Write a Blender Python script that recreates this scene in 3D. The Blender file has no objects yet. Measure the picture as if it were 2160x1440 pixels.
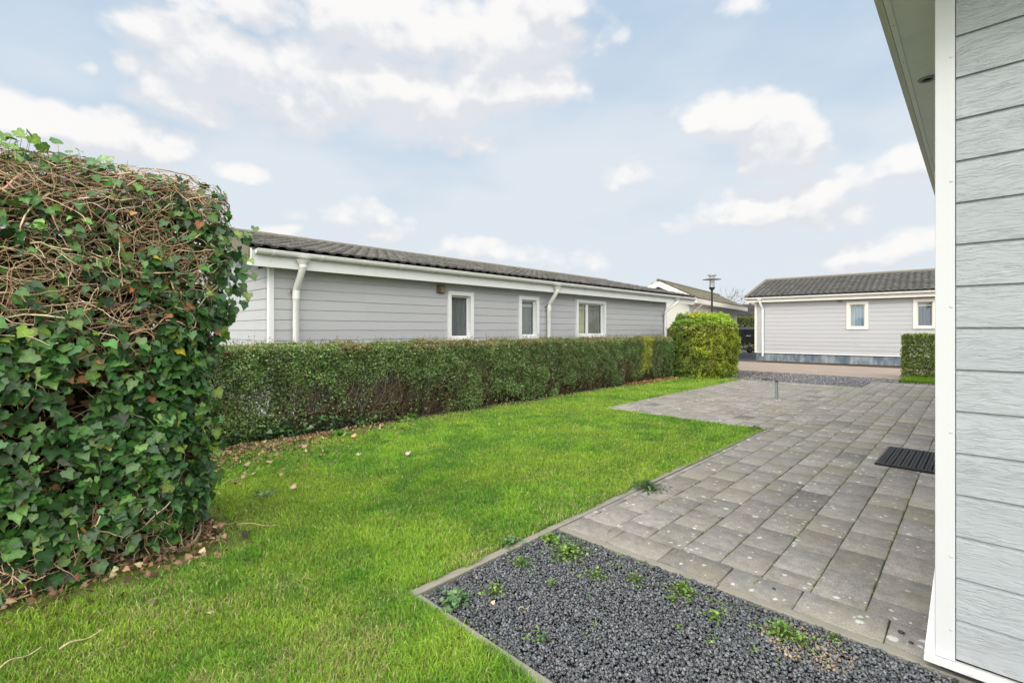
import bpy, math, random
import numpy as np
PI = math.pi
rng = np.random.default_rng(7)
random.seed(7)
sc = bpy.context.scene
COL = sc.collection

# ------------------------------------------------------------------ camera
YAW = math.atan(980/1005)
cam = bpy.data.cameras.new('camera')
co = bpy.data.objects.new('camera', cam); COL.objects.link(co)
co.location = (0, 0, 1.25)
co.rotation_euler = (PI/2, 0, YAW)
cam.sensor_fit = 'HORIZONTAL'; cam.sensor_width = 36
cam.lens = 36*1005/2160
cam.shift_y = -24/2160
cam.clip_start = 0.05; cam.clip_end = 3000
sc.camera = co
sc.view_settings.view_transform = 'Standard'; sc.view_settings.look = 'None'
sc.view_settings.exposure = 1.30; sc.view_settings.gamma = 1
SUN_AZ = math.radians(168)      # ccw from +Y: behind the viewer, to the left
SUN_EL = math.radians(40)

# ------------------------------------------------------------------ node helper
class NT:
    def __init__(s, nt): s.t = nt; s.n = nt.nodes; s.l = nt.links
    def node(s, typ, **kw):
        n = s.n.new(typ)
        for k, v in kw.items(): setattr(n, k, v)
        return n
    def put(s, sock, v):
        if v is None: return
        if hasattr(v, 'is_linked') or hasattr(v, 'links'): s.l.new(v, sock)
        else: sock.default_value = v
    def m(s, op, a, b=None, c=None, clamp=False):
        n = s.node('ShaderNodeMath', operation=op, use_clamp=clamp)
        for i, v in enumerate((a, b, c)):
            s.put(n.inputs[i], v)
        return n.outputs[0]
    def vm(s, op, a, b=None, scale=None):
        n = s.node('ShaderNodeVectorMath', operation=op)
        s.put(n.inputs[0], a); s.put(n.inputs[1], b)
        if scale is not None: s.put(n.inputs[3], scale)
        return n.outputs[0]
    def xyz(s, x, y, z):
        n = s.node('ShaderNodeCombineXYZ')
        for i, v in enumerate((x, y, z)): s.put(n.inputs[i], v)
        return n.outputs[0]
    def sep(s, v):
        n = s.node('ShaderNodeSeparateXYZ'); s.put(n.inputs[0], v); return n.outputs
    def noise(s, v, scale, detail=3, rough=.5, dist=0, out=0):
        n = s.node('ShaderNodeTexNoise'); s.put(n.inputs['Vector'], v)
        s.put(n.inputs['Scale'], scale); n.inputs['Detail'].default_value = detail
        n.inputs['Roughness'].default_value = rough; n.inputs['Distortion'].default_value = dist
        return n.outputs[out]
    def vor(s, v, scale, feature='F1', out=0, rand=1):
        n = s.node('ShaderNodeTexVoronoi', feature=feature); s.put(n.inputs['Vector'], v)
        n.inputs['Scale'].default_value = scale; n.inputs['Randomness'].default_value = rand
        return n.outputs[out]
    def ss(s, x, a, b, lo=0., hi=1.):
        n = s.node('ShaderNodeMapRange', interpolation_type='SMOOTHSTEP')
        s.put(n.inputs[0], x)
        for i, v in zip((1, 2, 3, 4), (a, b, lo, hi)): s.put(n.inputs[i], v)
        return n.outputs[0]
    def mix(s, f, a, b, blend='MIX'):
        n = s.node('ShaderNodeMix', data_type='RGBA', blend_type=blend)
        s.put(n.inputs[0], f)
        for k, v in ((6, a), (7, b)):
            if isinstance(v, (tuple, list)): v = tuple(v)[:3]+(1,)
            s.put(n.inputs[k], v)
        return n.outputs[2]
    def bump(s, h, strength=.5, dist=.01, nrm=None):
        n = s.node('ShaderNodeBump'); s.put(n.inputs['Height'], h)
        n.inputs['Strength'].default_value = strength; n.inputs['Distance'].default_value = dist
        if nrm is not None: s.put(n.inputs['Normal'], nrm)
        return n.outputs[0]

# ------------------------------------------------------------------ world
def cam_azel(px, py):
    k = (px-1080)/1005; m = (696-py)/1005
    x = -math.sin(YAW)+k*math.cos(YAW); y = math.cos(YAW)+k*math.sin(YAW)
    return math.atan2(-x, y), math.atan2(m, math.hypot(x, y))

def build_world():
    w = bpy.data.worlds.new('World'); sc.world = w; w.use_nodes = True
    nt = NT(w.node_tree); nt.n.clear()
    out = nt.node('ShaderNodeOutputWorld'); bg = nt.node('ShaderNodeBackground')
    nt.l.new(bg.outputs[0], out.inputs[0])
    sky = nt.node('ShaderNodeTexSky', sky_type='NISHITA', sun_disc=False)
    sky.sun_elevation = SUN_EL; sky.sun_rotation = -SUN_AZ
    sky.air_density = 1.0; sky.dust_density = 1.6; sky.ozone_density = 1.5
    geo = nt.node('ShaderNodeTexCoord')
    d = nt.vm('NORMALIZE', geo.outputs['Generated'])
    # clouds seen by direction: (azimuth, elevation, half width, half height, weight)
    C = []
    def c(px, py, wpx, hpx, wt=1.):
        az, el = cam_azel(px, py)
        az2, _ = cam_azel(px+wpx, py); _, el2 = cam_azel(px, py-hpx)
        C.append((az, el, max(.02, abs(az2-az)), max(.012, abs(el2-el)), wt))
    c(430, 110, 150, 120, 1.2); c(600, 180, 240, 130, 1.3); c(820, 200, 230, 90, 1.3); c(1060, 190, 190, 62, 1.3); c(420, 220, 140, 60, .8)
    c(1080, 70, 200, 120, 1.2); c(800, 40, 300, 110, 1.2); c(560, 10, 260, 60, .8)
    c(90, 275, 190, 75, 1.3); c(270, 295, 150, 60, 1.2); c(170, 150, 40, 22, .8); c(290, 150, 50, 30, .8)
    c(920, 290, 160, 36, .95); c(1530, 245, 115, 62, 1.3); c(1650, 285, 120, 85, 1.5); c(1550, 225, 70, 45)
    c(1320, 355, 80, 42, .8); c(1720, 400, 230, 45, .55); c(1910, 340, 90, 50, .7); c(1640, 450, 260, 50, .75)
    c(510, 360, 55, 26, .8); c(790, 475, 110, 40, .6); c(1190, 550, 90, 32, .65); c(560, 485, 90, 26, .7)
    c(1010, 530, 130, 30, .45); c(1900, 530, 200, 50, .8); c(640, 440, 60, 20, .4); c(1570, 20, 60, 30, .5)
    def dens(v, fine=True):
        warp = nt.noise(v, 6, 3, .55, out=1)
        wv = nt.vm('MULTIPLY', nt.vm('SUBTRACT', warp, (.5, .5, .5)), (.12, .12, .08))
        q = nt.vm('ADD', v, wv)
        s = nt.sep(q)
        az = nt.m('ARCTAN2', nt.m('MULTIPLY', s[0], -1.), s[1])
        el = nt.m('ARCSINE', s[2])
        best = None
        for (a, e, ra, re, wt) in C:
            da = nt.m('MULTIPLY', nt.m('SUBTRACT', az, a), 1/ra)
            de = nt.m('MULTIPLY', nt.m('SUBTRACT', el, e), 1/re)
            r2 = nt.m('ADD', nt.m('MULTIPLY', da, da), nt.m('MULTIPLY', de, de))
            v_ = nt.m('MULTIPLY_ADD', r2, -wt*.8, wt)
            best = v_ if best is None else nt.m('MAXIMUM', best, v_)
        return nt.m('MAXIMUM', best, -1.)
    def puff(v):
        q = nt.vm('MULTIPLY', v, (1, 1, 1.45))
        q = nt.vm('ADD', q, nt.vm('SCALE', nt.vm('SUBTRACT', nt.noise(q, 22, 3, .6, out=1), (.5, .5, .5)), scale=.030))
        a = nt.node('ShaderNodeTexVoronoi', feature='F1'); nt.l.new(q, a.inputs['Vector']); a.inputs['Scale'].default_value = 13
        b = nt.node('ShaderNodeTexVoronoi', feature='F1'); nt.l.new(q, b.inputs['Vector']); b.inputs['Scale'].default_value = 31
        n = nt.noise(q, 8, 5, .58)
        r_ = nt.m('MULTIPLY', nt.m('SUBTRACT', .42, a.outputs[0]), .8)
        r_ = nt.m('MULTIPLY_ADD', nt.m('SUBTRACT', .40, b.outputs[0]), .40, r_)
        return nt.m('MULTIPLY_ADD', nt.m('SUBTRACT', n, .5), 1.55, r_)
    up1 = nt.vm('ADD', d, (0, 0, .038))
    d1 = nt.m('ADD', dens(d), puff(d))
    d2 = nt.m('ADD', dens(up1, False), puff(up1))
    mask = nt.ss(d1, -.08, .70)
    lit = nt.m('ADD', nt.m('MULTIPLY', nt.m('SUBTRACT', nt.m('MINIMUM', d1, 1.25), nt.m('MINIMUM', d2, 1.25)), .80), .40, clamp=True)
    # thin veil over the whole sky, thicker towards the horizon
    s = nt.sep(d)
    veil_n = nt.noise(nt.vm('MULTIPLY', d, (1, 1, 2.5)), 2.6, 4, .5)
    veil = nt.m('MULTIPLY_ADD', nt.ss(veil_n, .30, .68), .40, .36)
    hor = nt.ss(s[2], .02, .50, .70, .0)
    veil = nt.m('MAXIMUM', nt.m('ADD', veil, hor, clamp=True), .12)
    veil = nt.m('MINIMUM', veil, .93)
    skyc = nt.vm('SCALE', sky.outputs[0], scale=.62)
    skyc = nt.mix(.75, skyc, (2.75, 4.2, 5.8))
    # cloud luminances are given in the sky texture's own units
    base = nt.mix(veil, skyc, (5.05, 5.42, 5.78))
    fine_n = nt.noise(d, 38, 4, .6)
    lit = nt.m('MULTIPLY_ADD', nt.m('SUBTRACT', fine_n, .5), .45, lit)
    cl = nt.mix(nt.ss(lit, .22, .92), (5.0, 5.12, 5.42), (6.5, 6.38, 6.28))
    colr = nt.mix(nt.m('MULTIPLY', mask, .92), base, cl)
    # added fill: sky brightened behind the viewer, apart from the sun, and overhead
    GA, GE = math.radians(220), math.radians(40)
    sd = (-math.sin(GA)*math.cos(GE), math.cos(GA)*math.cos(GE), math.sin(GE))
    n = nt.node('ShaderNodeVectorMath', operation='DOT_PRODUCT'); nt.l.new(d, n.inputs[0]); n.inputs[1].default_value = sd
    glow = nt.ss(n.outputs['Value'], .18, .95, 1., 4.6)
    over = nt.ss(s[2], .64, .95, 1., 1.7)
    colr = nt.mix(nt.ss(glow, 1., 2.4), colr, (5.6, 5.5, 5.2))
    colr = nt.vm('SCALE', colr, scale=nt.m('MAXIMUM', glow, over))
    up = nt.ss(s[2], -.02, .0)
    colr = nt.mix(up, (1.5, 1.6, 1.2), colr)
    nt.l.new(colr, bg.inputs[0]); bg.inputs[1].default_value = .062
build_world()
sl = bpy.data.lights.new('sun', 'SUN'); sl.energy = .6; sl.angle = math.radians(16); sl.color = (1, .96, .91)
so = bpy.data.objects.new('sun', sl); COL.objects.link(so)
so.rotation_euler = (PI/2-SUN_EL, 0, SUN_AZ+PI)
so.location = (-8, -20, 20)
try:
    sc.cycles.max_bounces = 8; sc.cycles.diffuse_bounces = 4; sc.cycles.transparent_max_bounces = 8
    sc.cycles.use_denoising = True
except Exception: pass

# ------------------------------------------------------------------ tagging
def tag(o, label=None, cat=None, group=None, kind=None):
    if label: o['label'] = label
    if cat: o['category'] = cat
    if group: o['group'] = group
    if kind: o['kind'] = kind
    return o
def thing(name, loc, label, cat, group=None, rz=0):
    o = bpy.data.objects.new(name, None); COL.objects.link(o)
    o.location = loc; o.rotation_euler = (0, 0, rz); o.empty_display_size = .2
    return tag(o, label, cat, group)

# ------------------------------------------------------------------ mesh helpers
def link(name, me, mats, parent=None, smooth=False):
    o = bpy.data.objects.new(name, me); COL.objects.link(o)
    for m in (mats if isinstance(mats, (list, tuple)) else [mats]): me.materials.append(m)
    if parent is not None: o.parent = parent
    if smooth: me.polygons.foreach_set('use_smooth', np.ones(len(me.polygons), bool))
    return o
def np_mesh(name, V, F, mats, parent=None, col=None, smooth=False):
    """V (n,3); F list of int arrays (m,k) with equal or different k; col (n,3)."""
    me = bpy.data.meshes.new(name)
    V = np.asarray(V, np.float32)
    me.vertices.add(len(V)); me.vertices.foreach_set('co', V.ravel())
    loops = np.concatenate([f.ravel() for f in F]).astype(np.int32)
    tot = np.concatenate([np.full(len(f), f.shape[1]) for f in F]).astype(np.int32)
    st = np.concatenate([[0], np.cumsum(tot)[:-1]]).astype(np.int32)
    me.loops.add(len(loops)); me.loops.foreach_set('vertex_index', loops)
    me.polygons.add(len(tot)); me.polygons.foreach_set('loop_start', st); me.polygons.foreach_set('loop_total', tot)
    if col is not None:
        a = me.color_attributes.new('col', 'FLOAT_COLOR', 'POINT')
        c = np.ones((len(V), 4), np.float32); c[:, :3] = col
        a.data.foreach_set('color', c.ravel())
    me.update(calc_edges=True); me.validate()
    return link(name, me, mats, parent, smooth)

class MB:
    def __init__(s): s.v = []; s.f = []; s.mi = []
    def add(s, vs, fs, mi=0):
        b = len(s.v); s.v += [tuple(v) for v in vs]
        s.f += [tuple(i+b for i in f) for f in fs]; s.mi += [mi]*len(fs)
    def box(s, x0, y0, z0, x1, y1, z1, mi=0):
        v = [(x, y, z) for z in (z0, z1) for y in (y0, y1) for x in (x0, x1)]
        s.add(v, [(0, 2, 3, 1), (4, 5, 7, 6), (0, 1, 5, 4), (2, 6, 7, 3), (0, 4, 6, 2), (1, 3, 7, 5)], mi)
    def hexa(s, v, mi=0):   # 8 verts: bottom loop of 4, top loop of 4
        s.add(v, [(3, 2, 1, 0), (4, 5, 6, 7), (0, 1, 5, 4), (1, 2, 6, 5), (2, 3, 7, 6), (3, 0, 4, 7)], mi)
    def prism(s, poly, axis, a, b, mi=0):
        """poly: 2d points; axis 'x'|'y'|'z' extrusion from a to b"""
        n = len(poly)
        def p(u, v, t): return {'x': (t, u, v), 'y': (u, t, v), 'z': (u, v, t)}[axis]
        vs = [p(u, v, a) for u, v in poly]+[p(u, v, b) for u, v in poly]
        fs = [tuple(range(n))[::-1], tuple(range(n, 2*n))]+[(i, (i+1) % n, n+(i+1) % n, n+i) for i in range(n)]
        s.add(vs, fs, mi)
    def tube(s, pts, r, n=10, mi=0, cap=True):
        pts = [np.array(p, float) for p in pts]
        rs = r if isinstance(r, (list, tuple)) else [r]*len(pts)
        rings = []; prev = None
        for i, p in enumerate(pts):
            t = (pts[min(i+1, len(pts)-1)]-pts[max(i-1, 0)]); t = t/np.linalg.norm(t)
            ref = np.array((0, 0, 1.)) if abs(t[2]) < .9 else np.array((1., 0, 0))
            if prev is not None: ref = prev
            a = ref-t*np.dot(ref, t); a = a/np.linalg.norm(a); prev = a; b = np.cross(t, a)
            rings.append([p+rs[i]*(math.cos(2*PI*k/n)*a+math.sin(2*PI*k/n)*b) for k in range(n)])
        vs = [v for R in rings for v in R]
        fs = [(i*n+k, i*n+(k+1) % n, (i+1)*n+(k+1) % n, (i+1)*n+k) for i in range(len(pts)-1) for k in range(n)]
        if cap: fs += [tuple(range(n))[::-1], tuple((len(pts)-1)*n+k for k in range(n))]
        s.add(vs, fs, mi)
    def lathe(s, prof, c=(0, 0), n=24, mi=0):
        vs = [(c[0]+r*math.cos(2*PI*k/n), c[1]+r*math.sin(2*PI*k/n), z) for r, z in prof for k in range(n)]
        fs = [(i*n+k, i*n+(k+1) % n, (i+1)*n+(k+1) % n, (i+1)*n+k) for i in range(len(prof)-1) for k in range(n)]
        fs += [tuple(range(n))[::-1], tuple((len(prof)-1)*n+k for k in range(n))]
        s.add(vs, fs, mi)
    def build(s, name, mats, parent=None, smooth=False, bevel=0, loc=None):
        me = bpy.data.meshes.new(name); me.from_pydata(s.v, [], s.f); me.update()
        o = link(name, me, mats, parent)
        me.polygons.foreach_set('material_index', np.array(s.mi, np.int32))
        if smooth: 
            me.polygons.foreach_set('use_smooth', np.ones(len(me.polygons), bool))
            try: me.set_sharp_from_angle(angle=math.radians(40))
            except Exception: pass
        if bevel:
            m = o.modifiers.new('bevel', 'BEVEL'); m.width = bevel; m.segments = 2; m.limit_method = 'ANGLE'
        if loc: o.location = loc
        return o

# ------------------------------------------------------------------ numpy noise
def _h(i, j, k, s):
    n = (i*374761393+j*668265263+k*1274126177+s*974634777) & 0x7fffffff
    n = ((n ^ (n >> 13))*1274126177) & 0x7fffffff
    return ((n ^ (n >> 16)) & 0xffff)/65535.
def vnoise(p, scale=1., seed=0):
    q = np.asarray(p, float)*scale; i = np.floor(q).astype(np.int64); f = q-i; f = f*f*(3-2*f)
    r = 0
    for a in (0, 1):
        for b in (0, 1):
            for c in (0, 1):
                w = (f[:, 0] if a else 1-f[:, 0])*(f[:, 1] if b else 1-f[:, 1])*(f[:, 2] if c else 1-f[:, 2])
                r = r+w*_h(i[:, 0]+a, i[:, 1]+b, i[:, 2]+c, seed)
    return r
def fbm(p, scale=1., seed=0, o=3):
    r = 0; a = .5; t = 0
    for k in range(o): r = r+a*vnoise(p, scale*2**k, seed+k); t += a; a *= .5
    return r/t
def nrm(a): return a/np.maximum(np.linalg.norm(a, axis=-1, keepdims=True), 1e-9)
def U(n, a=0., b=1.): return rng.uniform(a, b, n)

# ------------------------------------------------------------------ scattering
def frames(n_dir, tip):
    z = nrm(n_dir); y = nrm(tip-z*np.sum(tip*z, 1, keepdims=True)); x = np.cross(y, z)
    return x, y, z
def scatter(tmpl, faces, pos, nd, tip, size, col, tcol=None, wid=None):
    """copies of a small template laid at pos -> V, F, C"""
    x, y, z = frames(nd, tip); n = len(pos); k = len(tmpl)
    T = np.broadcast_to(np.asarray(tmpl)[None], (n, k, 3))*size[:, None, None]
    if wid is not None: T = T*np.array([1, 1, 1])[None, None]; T = T.copy(); T[:, :, 0] *= wid[:, None]
    V = pos[:, None]+T[:, :, 0:1]*x[:, None]+T[:, :, 1:2]*y[:, None]+T[:, :, 2:3]*z[:, None]
    F = [(np.asarray(f)[None]+(np.arange(n)*k)[:, None, None]).reshape(-1, np.asarray(f).shape[1]) for f in faces]
    C = np.repeat(col[:, None], k, 1)
    if tcol is not None: C = C*np.asarray(tcol)[None, :, None]
    return V.reshape(-1, 3), F, np.clip(C.reshape(-1, 3), 0, 1)
def merge(parts):
    V = []; C = []; F = {}; b = 0
    for v, f, c in parts:
        V.append(v); C.append(c)
        for q in f: F.setdefault(q.shape[1], []).append(q+b)
        b += len(v)
    return np.concatenate(V), [np.concatenate(F[k]) for k in F], np.concatenate(C)
LEAF = np.array([(0, 0, 0), (.28, .38, .07), (0, 1, -.05), (-.28, .38, .07)])     # folded small leaf
LEAF_F = [np.array([(0, 1, 2), (0, 2, 3)])]
IVY = np.array([(0, .34, -.03), (0, .04, .0), (.20, -.11, .07), (.46, -.03, .09), (.44, .18, .07), (.50, .40, .01), (.30, .56, .06), (0, 1.0, -.14),
                (-.30, .56, .06), (-.50, .40, .01), (-.44, .18, .07), (-.46, -.03, .09), (-.20, -.11, .07)])
IVY_F = [np.array([(0, i, i+1) for i in range(1, 12)]+[(0, 12, 1)])]
IVY_C = np.array([1.35, 1.25]+[.95, .9, 1.0, .85, 1.0, .9, 1.0, .85, 1.0, .9, .95])
def tubes(P, r, n=4, col=None):
    """P (m,k,3) polylines, r (m,) or (m,k)"""
    m, k, _ = P.shape
    if r.ndim == 1: r = np.repeat(r[:, None], k, 1)*np.linspace(1.1, .6, k)[None]
    T = np.empty_like(P); T[:, 1:-1] = P[:, 2:]-P[:, :-2]; T[:, 0] = P[:, 1]-P[:, 0]; T[:, -1] = P[:, -1]-P[:, -2]
    T = nrm(T); ref = nrm(rng.normal(size=(m, 1, 3)))
    a = nrm(np.cross(T, ref)); b = np.cross(T, a)
    ang = np.arange(n)*2*PI/n
    V = P[:, :, None]+r[:, :, None, None]*(np.cos(ang)[None, None, :, None]*a[:, :, None]+np.sin(ang)[None, None, :, None]*b[:, :, None])
    idx = np.arange(m*k*n).reshape(m, k, n)
    q = np.stack([idx[:, :-1], np.roll(idx, -1, 2)[:, :-1], np.roll(idx, -1, 2)[:, 1:], idx[:, 1:]], -1).reshape(-1, 4)
    C = np.repeat(col, k*n, 0) if col is not None else np.ones((m*k*n, 3))
    return V.reshape(-1, 3), [q], C
def pick(cols, w, n, jit=.18):
    cols = np.array(cols, float); w = np.array(w, float); w /= w.sum()
    c = cols[rng.choice(len(cols), n, p=w)]
    return np.clip(c*(1+rng.normal(0, jit, (n, 1)))*(1+rng.normal(0, jit*.3, (n, 3))), .002, 1)

# ------------------------------------------------------------------ materials
def new_mat(name):
    m = bpy.data.materials.new(name); m.use_nodes = True
    t = NT(m.node_tree); b = t.n['Principled BSDF']
    return m, t, b
def obj_co(t): return t.node('ShaderNodeTexCoord').outputs['Object']
def wpos(t): return t.node('ShaderNodeNewGeometry').outputs['Position']
def M_plain(name, col, rough=.6, var=.08, scale=6, spec=.4, bump=0, bscale=60, metal=0, dirt=0, dirtcol=(.16, .14, .10)):
    m, t, b = new_mat(name); v = wpos(t)
    n = t.noise(v, scale, 4, .6)
    c = t.mix(n, tuple(x*(1-var) for x in col), tuple(min(1, x*(1+var)) for x in col))
    if dirt:
        dn = t.noise(v, scale*2.3, 6, .7)
        c = t.mix(t.m('MULTIPLY', t.ss(dn, .52, .75), dirt), c, dirtcol)
    t.l.new(c, b.inputs['Base Color']); b.inputs['Roughness'].default_value = rough
    b.inputs['Specular IOR Level'].default_value = spec; b.inputs['Metallic'].default_value = metal
    if bump: t.l.new(t.bump(t.noise(v, bscale, 4), bump, .004), b.inputs['Normal'])
    return m
def M_leaf(name, rough=.5, trans=.3, spec=.35, big=False):
    m, t, b = new_mat(name)
    at = t.node('ShaderNodeAttribute', attribute_name='col'); c = at.outputs['Color']
    if big:
        n = t.noise(wpos(t), 70, 4, .7)
        c = t.mix(t.ss(n, .35, .7), c, t.vm('SCALE', c, scale=1.45))
        sp = t.noise(wpos(t), 210, 2, .6)
        c = t.mix(t.ss(sp, .68, .78), c, (.20, .16, .08))
        t.l.new(t.bump(n, .35, .003), b.inputs['Normal'])
    t.l.new(c, b.inputs['Base Color']); b.inputs['Roughness'].default_value = rough
    b.inputs['Specular IOR Level'].default_value = spec
    if trans:
        tr = t.node('ShaderNodeBsdfTranslucent'); t.l.new(t.mix(.5, c, t.vm('MULTIPLY', c, (1.3, 1.5, .6))), tr.inputs[0])
        mx = t.node('ShaderNodeMixShader'); mx.inputs[0].default_value = trans
        o = t.n['Material Output']
        t.l.new(b.outputs[0], mx.inputs[1]); t.l.new(tr.outputs[0], mx.inputs[2]); t.l.new(mx.outputs[0], o.inputs[0])
    return m
def M_attr(name, rough=.8, bump=0, bscale=200, var=.25, vscale=60, spec=.3):
    m, t, b = new_mat(name)
    c = t.node('ShaderNodeAttribute', attribute_name='col').outputs['Color']; v = wpos(t)
    n = t.noise(v, vscale, 4, .6)
    c = t.vm('SCALE', c, scale=t.ss(n, .2, .8, 1-var, 1+var))
    t.l.new(c, b.inputs['Base Color']); b.inputs['Roughness'].default_value = rough; b.inputs['Specular IOR Level'].default_value = spec
    if bump: t.l.new(t.bump(t.noise(v, bscale, 4), bump, .002), b.inputs['Normal'])
    return m
def M_siding(name, col, bh, grain=1.0, stain=.12, dist=.0035, org=0.):
    m, t, b = new_mat(name); s = t.sep(wpos(t))
    u = t.m('ADD', s[0], s[1]); z = s[2]
    row = t.m('FLOOR', t.m('DIVIDE', t.m('SUBTRACT', z, org), bh))
    u2 = t.m('MULTIPLY_ADD', row, 13.71, u)
    lo = t.noise(t.xyz(t.m('MULTIPLY', u2, 8.), t.m('MULTIPLY', z, 18.), row), 1, 3, .5)
    zz = t.m('MULTIPLY_ADD', t.m('SUBTRACT', lo, .5), 9.*grain, t.m('MULTIPLY', z, 150.))
    g = t.noise(t.xyz(t.m('MULTIPLY', u2, 15.), zz, row), 1, 4, .65)
    g2 = t.noise(t.xyz(t.m('MULTIPLY', u2, 26.), t.m('MULTIPLY', zz, 1.7), 3.3), 1, 3, .6)
    act = t.ss(t.noise(t.xyz(t.m('MULTIPLY', u2, 3.), t.m('MULTIPLY', z, 14.), row), 1, 3, .6),   .35, .6, .45, 1.)
    h = t.m('MULTIPLY', t.m('ADD', t.ss(g, .36, .50), t.m('MULTIPLY', t.ss(g2, .3, .6), .5)), act)
    big = t.noise(t.xyz(t.m('MULTIPLY', u2, 1.2), t.m('MULTIPLY', z, 5.), row), 1, 4, .6)
    # board to board tone and weather stains
    rown = t.noise(t.xyz(row, t.m('FLOOR', t.m('MULTIPLY', u, .33)), 0.), 3.17, 0)
    c = t.vm('SCALE', tuple(col), scale=t.ss(rown, .3, .7, .965, 1.03))
    c = t.mix(t.m('MULTIPLY', t.ss(big, .45, .8), stain), c, (col[0]*.86, col[1]*.76, col[2]*.66))
    c = t.mix(t.m('MULTIPLY', t.ss(g, .50, .30), .09*grain), c, tuple(x*.72 for x in col))
    t.l.new(c, b.inputs['Base Color']); b.inputs['Roughness'].default_value = .62; b.inputs['Specular IOR Level'].default_value = .3
    t.l.new(t.bump(h, .8*grain, dist), b.inputs['Normal'])
    return m
def M_tiles(name, dark, light, amt=.55):
    m, t, b = new_mat(name); v = wpos(t)
    c = t.node('ShaderNodeAttribute', attribute_name='col').outputs['Color']
    n = t.noise(v, 7, 6, .7); n2 = t.noise(v, 55, 4, .7)
    w = t.m('MULTIPLY', t.ss(t.m('ADD', t.m('MULTIPLY', n, .55), t.m('MULTIPLY', n2, .5)), .40, .66), amt)
    cc = t.mix(w, dark, light)
    cc = t.vm('MULTIPLY', cc, c)
    t.l.new(cc, b.inputs['Base Color']); b.inputs['Roughness'].default_value = .75; b.inputs['Specular IOR Level'].default_value = .3
    t.l.new(t.bump(n2, .6, .006), b.inputs['Normal'])
    return m
def M_slab():
    m, t, b = new_mat('concrete_paver'); v = wpos(t)
    c = t.node('ShaderNodeAttribute', attribute_name='col').outputs['Color']
    sp = t.noise(v, 230, 3, .75); md = t.noise(v, 18, 5, .65); bg = t.noise(v, 1.6, 5, .6)
    c = t.vm('SCALE', c, scale=t.ss(sp, .25, .75, .50, 1.5))
    c = t.vm('SCALE', c, scale=t.ss(md, .25, .75, .80, 1.18))
    c = t.mix(t.m('MULTIPLY', t.ss(bg, .46, .66), .5), c, (.215, .20, .125))     # algae film
    c = t.mix(t.m('MULTIPLY', t.ss(t.noise(v, 260, 1), .70, .76), .75), c, (.48, .46, .42))   # pale aggregate
    c = t.mix(t.m('MULTIPLY', t.ss(t.noise(t.vm('ADD', v, (3, 5, 1)), 190, 1), .69, .75), .7), c, (.045, .045, .045))
    c = t.mix(t.m('MULTIPLY', t.ss(t.noise(t.vm('ADD', v, (9, 2, 0)), 2.7, 6, .7), .54, .68), .38), c, (.085, .08, .07))
    # round pale lichen spots, thick on the middle of the terrace
    wv = t.vm('ADD', v, t.vm('SCALE', t.noise(v, 30, 3, .6, out=1), scale=.035))
    for sc_, r0, lo, seed in ((6., .16, .44, 0.), (12., .22, .46, 7.), (23., .28, .50, 13.)):
        vv = t.vm('ADD', wv, (seed, seed*.7, 0))
        dd = t.vor(vv, sc_); cc = t.vor(vv, sc_, out=1)
        keep = t.ss(t.sep(cc)[0], lo, lo+.04); rad = t.m('MULTIPLY', t.sep(cc)[1], r0)
        spot = t.m('MULTIPLY', keep, t.ss(t.m('SUBTRACT', dd, t.m('MAXIMUM', rad, .05)), .03, -.02))
        patch = t.ss(t.noise(t.vm('ADD', v, (seed, 0, 0)), 1.1, 3, .6), .34, .52)
        c = t.mix(t.m('MULTIPLY', t.m('MULTIPLY', spot, patch), .85), c, (.56, .56, .52))
    t.l.new(c, b.inputs['Base Color']); b.inputs['Roughness'].default_value = .85; b.inputs['Specular IOR Level'].default_value = .25
    t.l.new(t.bump(t.m('ADD', sp, t.m('MULTIPLY', md, .8)), .5, .003), b.inputs['Normal'])
    return m
def M_soil(name, a, b_, scale=8, c3=None):
    m, t, b = new_mat(name); v = wpos(t)
    n = t.noise(v, scale, 6, .7); n2 = t.noise(v, scale*9, 4, .7)
    c = t.mix(t.ss(n, .35, .65), a, b_)
    if c3: c = t.mix(t.ss(t.noise(v, scale*.5, 4, .6), .5, .62), c, c3)
    c = t.vm('SCALE', c, scale=t.ss(n2, .2, .8, .6, 1.4))
    t.l.new(c, b.inputs['Base Color']); b.inputs['Roughness'].default_value = .95; b.inputs['Specular IOR Level'].default_value = .1
    t.l.new(t.bump(t.m('ADD', n, n2), .8, .015), b.inputs['Normal'])
    return m
def M_road():
    m, t, b = new_mat('brick_paving'); v = wpos(t)
    br = t.node('ShaderNodeTexBrick'); t.l.new(v, br.inputs['Vector'])
    br.inputs['Color1'].default_value = (.30, .215, .17, 1); br.inputs['Color2'].default_value = (.22, .185, .16, 1)
    br.inputs['Mortar'].default_value = (.12, .105, .085, 1); br.inputs['Scale'].default_value = 1
    br.inputs['Mortar Size'].default_value = .007; br.inputs['Brick Width'].default_value = .22; br.inputs['Row Height'].default_value = .11
    n = t.noise(v, 1.3, 6, .65); n2 = t.noise(v, 90, 3)
    c = t.mix(t.m('MULTIPLY', t.ss(n, .4, .7), .5), br.outputs[0], (.26, .23, .19))
    c = t.vm('SCALE', c, scale=t.ss(n2, .2, .8, .8, 1.25))
    t.l.new(c, b.inputs['Base Color']); b.inputs['Roughness'].default_value = .85
    t.l.new(t.bump(br.outputs[1], -.4, .006), b.inputs['Normal'])
    return m
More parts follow.
